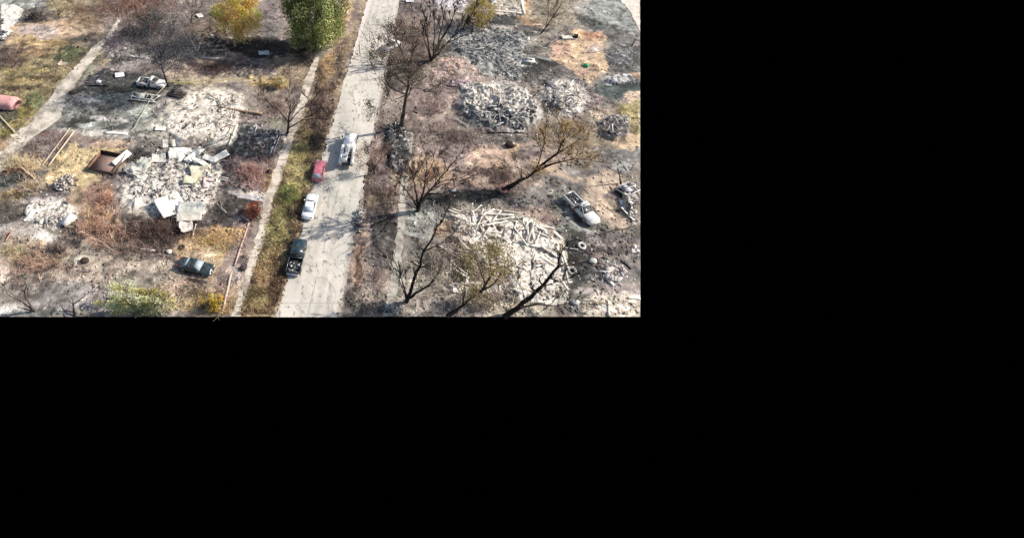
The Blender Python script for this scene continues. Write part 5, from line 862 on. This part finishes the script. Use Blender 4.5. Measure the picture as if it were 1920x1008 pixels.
# timber pile: single timbers traced and jumbled
RT = random.Random(77); tl = 'white ashy timber lying in the jumbled pile, lower right'
TR = [((905, 405), (960, 412)), ((912, 420), (962, 414)), ((900, 412), (925, 398)), ((930, 432), (958, 404)), ((925, 405), (975, 425)), ((890, 402), (935, 400)), ((960, 432), (986, 470)), ((985, 422), (988, 462)), ((994, 418), (998, 455)), ((985, 462), (998, 425)), ((900, 438), (930, 450)), ((926, 444), (948, 456)), ((955, 452), (975, 430)), ((1000, 430), (1020, 440)), ((1003, 425), (1022, 443)), ((992, 463), (1050, 482)), ((990, 466), (1030, 472)), ((1010, 470), (1052, 490)), ((1030, 480), (1055, 495)), ((838, 400), (868, 412)), ((840, 406), (872, 420)), ((845, 396), (866, 404)), ((850, 412), (876, 428)), ((968, 455), (990, 466)), ((960, 415), (990, 412)), ((940, 400), (972, 408)), ((906, 430), (950, 420)), ((1050, 480), (1060, 512)), ((1056, 506), (1062, 535)), ((1046, 530), (1062, 548)), ((848, 498), (870, 520)), ((852, 512), (876, 530)), ((872, 505), (874, 536)), ((860, 535), (895, 538))]
for a, b in TR: longbox('timber', tl, 'timber', a, b, RT.uniform(.16, .34), RT.uniform(.08, .16), RT.choice([WS, (240, 230, 212), (220, 208, 192), (200, 188, 172)]), RT.uniform(.3, .9), RT.uniform(.3, .9), 'timbers of the jumbled pile')
for k in range(46):
    u, v = RT.uniform(885, 1035), RT.uniform(398, 445); v += (u-885)*.22; a = RT.uniform(0, 3.14); L = RT.uniform(10, 30)
    longbox('timber', tl, 'timber', (u-L*math.cos(a), v-L*.7*math.sin(a)), (u+L*math.cos(a)*.6, v+L*.5*math.sin(a)), RT.uniform(.1, .24), RT.uniform(.07, .12), RT.choice([WS, WS, (240, 230, 212), (206, 194, 178), (150, 136, 122)]), RT.uniform(.2, .8), RT.uniform(.2, .8), 'timbers of the jumbled pile')
for a in [
 ('post', 'white post standing at the upper left of the timber pile', 'post', (880, 402), (880, 401), .22, .22, WS, .05, 2.2),
 ('timber', 'short pale board lying alone on the dark yard above the tyre', 'timber', (1035, 436), (1051, 450), .5, .14, (236, 222, 200), .2, .2),
 ('timber', 'long white plank beside the small splintered heap', 'timber', (1130, 518), (1149, 538), .42, .1, WS, .15, .15),
 ('beam', 'long brown fallen beam running right from the first burnt house', 'beam', (412, 206), (492, 217), .4, .3, (176, 150, 124), .3, .3),
 ('beam', 'white concrete edging left of the tape below the first burnt house', 'beam', (197, 251), (240, 254), .5, .25, WS, .12, .12),
 ('pole', 'thin pale pole standing slanted in the charcoal heap', 'pole', (473, 270), (482, 240), .14, .14, (216, 208, 210), .3, .3),
 ('pole', 'pale rail in the charcoal heap nearest the left pavement', 'pole', (506, 294), (522, 254), .14, .14, (190, 184, 190), .3, .3),
 ('pole', 'second pale rail in the charcoal heap just right of the first', 'pole', (512, 294), (526, 256), .12, .12, (180, 172, 180), .3, .3),
 ('rail', 'long pale fallen rail left of the tan lawn, upper one of the pair', 'rail', (80, 314), (134, 246), .16, .14, (226, 202, 174), .2, .6),
 ('rail', 'long pale fallen rail on the left border of the tan lawn, lower one', 'rail', (92, 314), (141, 254), .2, .16, (236, 212, 180), .2, .6),
 ('pole', 'pale pole lying diagonally in the straw at the left edge', 'pole', (24, 302), (68, 340), .2, .18, (232, 204, 172), .3, .3),
 ('pole', 'pale pole lying on the olive field below the red tank trailer', 'pole', (1, 221), (30, 252), .2, .18, (214, 200, 160), .3, .3),
 ('kerb', 'pale broken kerb line running down beside the lower left pavement', 'kerb', (467, 420), (440, 500), .22, .16, (214, 184, 170), .1, .1),
 ('kerb', 'pale kerb line continuing to the bottom edge left of the pavement', 'kerb', (434, 515), (418, 585), .26, .16, (226, 196, 176), .1, .1),
 ('plank', 'dark brown plank crossing the kerb line near the bottom', 'plank', (394, 552), (421, 546), .22, .1, (130, 96, 80), .15, .15),
 ('plank', 'small pale board left of the orange straw patch', 'plank', (262, 468), (292, 473), .28, .12, (222, 206, 196), .15, .15),
 ('plank', 'pink pale board leaning in the brush at the far left', 'plank', (12, 455), (28, 436), .14, .1, (206, 160, 140), .2, .6),
 ('plank', 'second pink board leaning at the far left', 'plank', (4, 450), (22, 440), .14, .1, (180, 136, 120), .2, .6),
 ('plank', 'slanting pale stake at the lower end of the wreckage', 'plank', (362, 446), (369, 426), .14, .1, (226, 200, 182), .2, .6),
 ('beam', 'pale bent gutter above the pale planks, cut by the right edge', 'beam', (1175, 560), (1199, 562), .2, .15, (236, 226, 206), .1, .1),
 ('post', 'pale upright divider on the bottom right slab', 'post', (1140, 594), (1139, 566), .28, .2, (236, 220, 200), .15, .15),
 ('beam', 'white end beam of the battened slab at the top', 'beam', (976, 4), (982, 30), .5, .4, WS, .25, .25),
 ('beam', 'long white batten across the battened slab, upper', 'beam', (920, 14), (975, 20), .28, .2, (236, 226, 214), .35, .35),
 ('beam', 'long white batten across the battened slab, lower', 'beam', (922, 24), (978, 29), .28, .2, WS, .35, .35),
 ('beam', 'white frame side of the burnt yard wreck, near side', 'beam', (246, 184), (290, 193), .16, .14, WS, .4, .4),
 ('beam', 'dark curled board on the grey ash at the lower right', 'beam', (1168, 493), (1182, 506), .22, .14, (70, 64, 62), .1, .1),
 ('beam', 'pale brick coloured plank on tan ground beside the olive tree', 'beam', (1003, 50), (1014, 50), .3, .3, (236, 222, 206), .1, .3),
 ('plank', 'pale leaning stick left of the concrete box at the top, long one', 'plank', (360, 86), (375, 108), .2, .16, (226, 210, 180), 1.2, .2),
 ('plank', 'short pale stick leaning against the long stick at the top', 'plank', (370, 104), (378, 90), .2, .16, (226, 216, 196), .2, 1.2),
 ('foundation', 'low pale concrete footing below the concrete box at the top', 'foundation', (376, 111), (420, 114), .7, .35, (196, 180, 164), .15, .15),
 ('beam', 'dark fallen beam with pale edge left of the golden tree', 'beam', (394, 26), (417, 41), .3, .3, (96, 80, 74), .3, .3),
 ('plank', 'pale board in the brown scrap heap, upper', 'plank', (368, 64), (392, 71), .2, .12, (196, 176, 140), .4, .4),
 ('plank', 'pale board in the brown scrap heap, lower', 'plank', (372, 72), (390, 75), .2, .12, (186, 164, 130), .4, .4),
 ('plank', 'white short board between scrap heap and golden tree', 'plank', (396, 70), (404, 76), .6, .16, (232, 220, 200), .4, .4),
 ('pipe', 'thin pale pipe lying across the ash left of the large mound', 'pipe', (848, 224), (878, 240), .14, .12, (206, 200, 190), .3, .3),
 ('pipe', 'thin pale pipe running left from the tyre on the dark yard', 'pipe', (1053, 466), (1083, 470), .12, .1, (190, 186, 178), .15, .15),
 ('plank', 'narrow pale plank near the right pavement branch path', 'plank', (820, 462), (834, 470), .3, .1, (206, 190, 170), .15, .15),
]: longbox(*a[:3], a[3], a[4], a[5], a[6], a[7], a[8], a[9])
def cable(name, label, cat, pts, r, col, group=None):
    W = [gp(u, v, dz) for u, v, dz in pts]; s = Segs(); o0 = W[0]; n = 8
    for a, b in zip(W[:-1], W[1:]):
        pr = a-o0
        for k in range(1, n+1): q = a.lerp(b, k/n)-o0-Vector((0, 0, .25*math.sin(k/n*math.pi))); s.add(pr, q, r, r); pr = q
    o = s.build(name, None, S(*col), np.random.default_rng(1), 5, .05); o.location = o0; return tag(o, label, cat, group)
cable('barrier_tape', 'yellow tape stretched right from the burnt tree foot to the amber shrub', 'tape', [(318, 163, 1.0), (395, 158, .9), (430, 157, .9), (484, 154, .9)], .05, (226, 196, 120))
cable('barrier_tape', 'pale tape running down left from the burnt tree foot across the grey yard', 'tape', [(317, 163, 1.0), (282, 196, .8), (262, 232, .8), (248, 252, .6)], .05, (220, 212, 188))
cable('fallen_wire', 'thin dark wire running from the right edge wreckage to the tyre', 'wire', [(1188, 428, .5), (1150, 434, .3), (1100, 447, .3)], .045, (60, 56, 54))
cable('fallen_wire', 'thin dark wire crossing behind the burnt pickup on the right yard', 'wire', [(1082, 345, .3), (1110, 372, .3), (1165, 412, .3)], .03, (100, 88, 80))
cable('fallen_wire', 'thin black wire across the tan clearing at the upper right', 'wire', [(1092, 102, .3), (1130, 98, .3), (1185, 89, .8)], .04, (110, 92, 84))
def ladder(label, a, b, w, n, col):
    A, B = gp(*a, .35), gp(*b, .35); d = B-A; L = d.length; root = empty('ladder', A, math.atan2(d.y, d.x)); tag(root, label, 'ladder')
    for s in (-1, 1): m = MB(); m.box((L/2, s*w/2, 0), (L, .07, .08)); m.build('side_rail', 'debris', root, col=S(*col))
    for k in range(n): m = MB(); m.bar((L*(k+.5)/n, -w/2, 0), (L*(k+.5)/n, w/2, 0), .035, 6); m.build('rung', 'debris', root, col=S(*col))
ladder('pale ladder lying on charcoal beside the white crumpled sheets', (400, 334), (428, 341), .55, 9, (214, 206, 196))
ladder('pale ladder lying right of the white table at the upper right', (1004, 111), (1032, 117), .6, 11, (206, 202, 196))
cable('pipe', 'pair of pale pipes lying along the upper right ladder', 'pipe', [(994, 107, .3), (1032, 109, .3)], .06, (206, 202, 194))
def tyre(label, u, v, r, col, rim=False):
    V = []; Q = []; N, K = 22, 8; t = r*.3
    for i in range(N):
        a = 2*math.pi*i/N
        for j in range(K): b = 2*math.pi*j/K; V.append(((r-t+t*math.cos(b))*math.cos(a), (r-t+t*math.cos(b))*math.sin(a), t+t*math.sin(b)*.9))
    for i in range(N):
        for j in range(K): Q.append((i*K+j, ((i+1) % N)*K+j, ((i+1) % N)*K+(j+1) % K, i*K+(j+1) % K))
    o = mk('tyre', V, Q, mat='debris', col=S(*col), smooth=True); o.location = gp(u, v, .02); o.rotation_euler = (.15, .1, 0); tag(o, label, 'tyre')
tyre('pale grey ash coated tyre on the dark yard below the burnt pickup', 1089, 463, .62, (214, 208, 196))
tyre('thin brown wheel ring lying in reddish grass at the left', 199, 401, .48, (176, 152, 130))
tyre('dark tyre lying on the tan straw above the dark green sedan', 342, 465, .42, (92, 76, 64))
tyre('white wheel ring on the right side of the small burnt shed', 115, 410, .55, (220, 214, 204))
tyre('dark tyre at the top right corner of the small burnt shed', 122, 386, .55, (96, 92, 98))
tyre('grey wheel ring in wreckage right of the rusty trailer', 294, 345, .5, (214, 206, 196))
tyre('rusty pink rimmed ring at the foot of the leaning tree', 941, 358, .75, (190, 136, 122))
tyre('small grey ring in front of the timber pile, right side', 1070, 510, .7, (170, 168, 160))
# white cabinet, white table, rusty trailer, pink tank trailer, stack of firewood, small items
def boxthing(name, label, cat, u, v, dims, rz, col, parts, mat='metal', tilt=(0, 0)):
    root = empty(name, gp(u, v)); root.rotation_euler = (tilt[0], tilt[1], math.radians(rz)); tag(root, label, cat); w, l, h = dims
    for nm, c, s, cc in parts(w, l, h): m = MB(); m.box(c, s); o = m.build(nm, mat, root, col=S(*cc))
    return root
boxthing('cabinet', 'white box like appliance lying at the right of the small burnt shed', 'appliance', 131, 417, (1.1, 1.9, .8), -28, WS,
         lambda w, l, h: [('body', (0, 0, h/2), (w, l, h), WS), ('door', (0, 0, h+.03), (w*.94, l*.94, .06), WS), ('handle', (w*.35, l*.3, h+.08), (.05, .4, .04), (150, 150, 148))], tilt=(.05, .06))
boxthing('table', 'white table with dark marks on its top at the upper right', 'table', 990, 119, (2.3, 1.5, .6), -6, WS,
         lambda w, l, h: [('tabletop', (0, 0, h), (w, l, .1), (226, 222, 212)), ('tray', (-.2, .25, h+.09), (1.2, .4, .06), (60, 58, 56)), ('tray', (.5, .1, h+.1), (.35, .5, .08), (74, 72, 70))]+[('leg', (sx*w*.45, sy*l*.42, h/2-.03), (.08, .08, h-.06), (150, 146, 140)) for sx in (-1, 1) for sy in (-1, 1)])
A, B = P(178, 318), P(228, 323); rzt = math.degrees(math.atan2(B.y-A.y, B.x-A.x))
RU = (128, 104, 94)
boxthing('box_trailer', 'rusty open topped box trailer frame on the tan lawn', 'trailer', 203, 310, (4.4, 3.9, .75), rzt-6, RU,
         lambda w, l, h: [('floor', (0, 0, .3), (w, l, .08), (164, 138, 124)), ('side_wall', (0, l/2, .3+h/2), (w, .09, h), (76, 56, 50)), ('side_wall', (0, -l/2, .28+h*.3), (w, .09, h*.6), (104, 84, 76)), ('side_wall', (w/2, 0, .29+h*.45), (.09, l-.1, h*.9), RU), ('side_wall', (-w/2, 0, .29+h*.4), (.09, l-.1, h*.8), (150, 112, 92)), ('tow_bar', (w/2+.7, -l*.3, .35), (1.4, .1, .1), (206, 190, 176))], 'debris')
root = empty('tank_trailer', gp(14, 200), math.radians(-10)); tag(root, 'faded pink red corrugated rounded trailer cover at the left edge', 'trailer')
mb = MB(); V, Q = [], []; N, K = 20, 12
for i in range(N+1):
    x = -2.4+i*4.9/N; k = 1 if i < N-2 else (.9 if i == N-2 else .76 if i == N-1 else .6)
    for j in range(K+1): a = math.pi*j/K; r = 1+.03*math.sin(i*2.6); V.append((x, math.cos(a)*1.45*k*r, .45+math.sin(a)**.7*1.45*k*r if 0 < j < K else .4))
Q = [(i*(K+1)+j, i*(K+1)+j+1, (i+1)*(K+1)+j+1, (i+1)*(K+1)+j) for i in range(N) for j in range(K)]
mb.add(V, Q, [((N*(K+1)), N*(K+1)+j+1, N*(K+1)+j) for j in range(1, K)]+[(0, j, j+1) for j in range(1, K)]); mb.build('cover', 'debris', root, col=S(226, 168, 160), smooth=False)
mb = MB(); mb.box((0, 0, .38), (4.6, 2.5, .12)); mb.build('chassis', 'debris', root, col=S(110, 80, 70))
for s in (-1, 1): wheel(root, .4, s*1.3, .3, .2)
# firewood stack
rg = np.random.default_rng(91); root = empty('firewood_stack', gp(125, 345)); tag(root, 'round heap of split grey firewood on the tan lawn', 'firewood')
n = 100; a = rg.uniform(0, 6.28, n); r = 1.75*np.sqrt(rg.random(n)); 
for k in range(n):
    L = rg.uniform(.35, .7); z = .12+max(0, .75*(1-(r[k]/1.9)**2))*rg.uniform(.5, 1.1); v, q = boxes(np.array([[0, 0, 0.]]), np.array([[L, .2, .17]]), rots(*[np.array([t]) for t in (rg.normal(0, .4), rg.normal(0, .4), rg.uniform(0, 6.28))]), .4, rg)
    o = mk('log', v, q, mat='debris', parent=root, col=S(*[(206, 194, 180), (170, 160, 150), (120, 112, 106), (226, 216, 200)][rg.integers(0, 4)])); o.location = (r[k]*math.cos(a[k]), r[k]*math.sin(a[k])*.95, z)
boxthing('foundation', 'pale open concrete box footing in the burnt lot left of the golden tree', 'foundation', 404, 106, (4.4, 2.6, .55), 4, G1,
         lambda w, l, h: [('floor', (0, 0, .16), (w-.1, l-.1, .06), (150, 136, 126)), ('side_wall', (0, l/2, h/2), (w, .28, h), (196, 180, 166)), ('side_wall', (0, -l/2, h/2-.06), (w, .28, h-.1), (206, 190, 174)), ('side_wall', (w/2, 0, h/2-.03), (.28, l-.3, h-.04), (190, 172, 160)), ('side_wall', (-w/2, 0, h/2-.03), (.28, l-.3, h-.04), (190, 172, 160)), ('partition', (-.5, 0, h/2-.08), (.2, l-.32, h-.14), (120, 106, 98))], 'ash')
# burnt frames
def frame_wreck(name, label, cat, a, b, w, h, col, dark, seed):
    A, B = P(*a), P(*b); m = (A+B)/2; L = (B-A).length; rg = np.random.default_rng(seed); root = empty(name, (m.x, m.y, float(gz(m.x, m.y))), math.atan2(B.y-A.y, B.x-A.x)); tag(root, label, cat)
    for s in (-1, 1): mb = MB(); mb.box((0, s*w/2, h*.7), (L, .12, .16), (0, rg.normal(0, .04), 0)); mb.build('side_rail', 'paint_burnt', root, col=S(*col))
    for k in range(6): mb = MB(); mb.box((-L/2+(k+.5)*L/6, 0, h*.7+rg.uniform(-.1, .12)), (.1, w*.96, .1), (rg.normal(0, .1), 0, rg.normal(0, .2))); mb.build('cross_bar', 'paint_burnt', root, col=S(*col)*rg.uniform(.5, 1.1))
    mb = MB(); mb.box((0, 0, h*.25), (L*.94, w*.9, h*.3), (.03, .02, 0)); mb.build('charred_floor', 'paint_burnt', root, col=S(*dark))
    for sx in (-1, 1) if seed not in (2, 3, 6) else ():
        for s in (-1, 1): wheel(root, sx*L*.36, s*w*.42, .3, .18, True, 'paint_burnt')
    for k in range(5): mb = MB(); p = (rg.uniform(-L*.4, L*.4), rg.uniform(-w*.4, w*.4), h); q = (p[0]+rg.uniform(-1, 1), p[1]+rg.uniform(-.6, .6), h+rg.uniform(-.2, .4)); mb.bar(p, q, .06, 5); mb.build('bent_bar', 'paint_burnt', root, col=S(*col))
    mb = MB(); mb.box((-L*.1, 0, h+.05), (L*.3, w*.7, .05), (.12, -.1, .1)); mb.build('torn_panel', 'paint_burnt', root, col=S(*col)*.8)
frame_wreck('burnt_trailer', 'burnt pointed white and black wreck below the pale burnt pickup', 'wreck', (244, 184), (298, 190), 2.0, .6, WS, (60, 60, 60), 1)
frame_wreck('burnt_trailer', 'small black burnt frame at the right of the taped tree foot', 'wreck', (318, 177), (348, 184), 1.7, .6, (92, 84, 82), (52, 46, 46), 2)
ruin('rubble_heap', 'dark charred scraps with white streaks on the right road edge', 'rubble', poly(664, 432, 668, 396, 682, 396, 680, 434, soft=6), 260, .35, [K1, K1, K2, G1, W1], (.06, .35), 44, boards=60, bcol=(190, 188, 180), blen=(.5, 1.5))
frame_wreck('burnt_trailer', 'black wreck at the right edge with pale slats on it', 'wreck', (1160, 368), (1186, 354), 2.0, .9, (216, 210, 206), (66, 54, 60), 6)
# small objects
def lump(name, label, cat, u, v, r, col, seed, sq=.6, mat='debris'):
    rg = np.random.default_rng(seed); V, Q = [], []; N, K = 12, 8
    for i in range(K+1):
        for j in range(N):
            t = math.pi*i/K; p = 2*math.pi*j/N; d = Vector((math.sin(t)*math.cos(p), math.sin(t)*math.sin(p), math.cos(t))); q = 1+.5*(vn(d.x*2+seed, d.y*2+d.z, seed)-.5)
            V.append((d.x*r*q, d.y*r*q*.8, d.z*r*q*sq+r*sq*.7))
    Q = [(i*N+j, i*N+(j+1) % N, (i+1)*N+(j+1) % N, (i+1)*N+j) for i in range(K) for j in range(N)]
    o = mk(name, V, Q, mat=mat, col=S(*col)); o.location = gp(u, v); return tag(o, label, cat)
lump('plastic_tub', 'bright green plastic tub on the tan clearing', 'tub', 1098, 126, .6, (70, 176, 110), 1)
lump('boulder', 'dark rounded lump on the bare ground above the amber tree', 'rock', 955, 276, .8, (66, 52, 46), 2); lump('boulder', 'pale chip beside the dark lump above the amber tree', 'rock', 960, 272, .35, (230, 214, 196), 3)
lump('boulder', 'black small rock at the left pavement near the reddish brush', 'rock', 505, 324, .45, (50, 40, 38), 4); lump('boulder', 'black ball on the olive field near the lane top', 'rock', 147, 91, .3, (30, 28, 26), 5)
lump('boulder', 'white stone at the foot of the fan shaped bare tree', 'rock', 850, 359, .45, WS, 6); lump('boulder', 'white stone on the dark yard right of the timber pile', 'rock', 1110, 492, .5, WS, 7)
lump('boulder', 'white stone beside the dark brush above the dark sedan', 'rock', 318, 474, .4, WS, 8); lump('boulder', 'dark bundle in the grey grass at the lower left', 'rock', 160, 491, .7, (76, 62, 54), 9, .5)
lump('boulder', 'small brown lump on the tan lawn right of the kerb line', 'rock', 457, 505, .5, (86, 76, 78), 10)
lump('boulder', 'dark debris lump beside the lane, left of the grey yard', 'rock', 138, 177, .7, (96, 84, 76), 11); lump('boulder', 'pale blob in the black scraps beside the lane', 'rock', 186, 157, .6, (222, 218, 216), 12)
lump('boulder', 'small dark can on pale ground above the tan clearing', 'can', 1079, 71, .5, (40, 36, 36), 13, .9)
lump('boulder', 'dark round hole like lump in the timber ash centre', 'rock', 935, 433, .6, (84, 76, 68), 14); lump('boulder', 'pale rock at the bottom right of the sprawling tree', 'rock', 1077, 569, .5, (214, 206, 196), 15)

# repeats of a kind share a group
GN = {'burnt_house': 'ruins of burnt houses', 'rubble_heap': 'heaps of burnt rubble', 'bare_tree': 'bare burnt trees', 'scorched_tree': 'scorched trees with brown leaves', 'burnt_trailer': 'burnt metal frames', 'tyre': 'tyres and wheel rings', 'boulder': 'lumps lying on the ground',
      'fallen_branch': 'fallen branches', 'burnt_stump': 'charred stumps', 'burnt_pickup': 'burnt pickups', 'burnt_car': 'burnt cars', 'sedan': 'sedans', 'dark_shrub': 'dark scorched shrubs', 'ladder': 'ladders', 'fallen_wire': 'fallen wires', 'barrier_tape': 'tapes tied to the burnt tree',
      'plank': 'loose planks', 'beam': 'loose beams', 'pole': 'fallen poles', 'rail': 'fallen rails', 'kerb': 'broken kerb lines', 'post': 'posts'}
for o in list(COL.objects):
    if o.parent is None and 'label' in o and 'group' not in o:
        g = GN.get(o.name.split('.')[0])
        if g: o['group'] = g
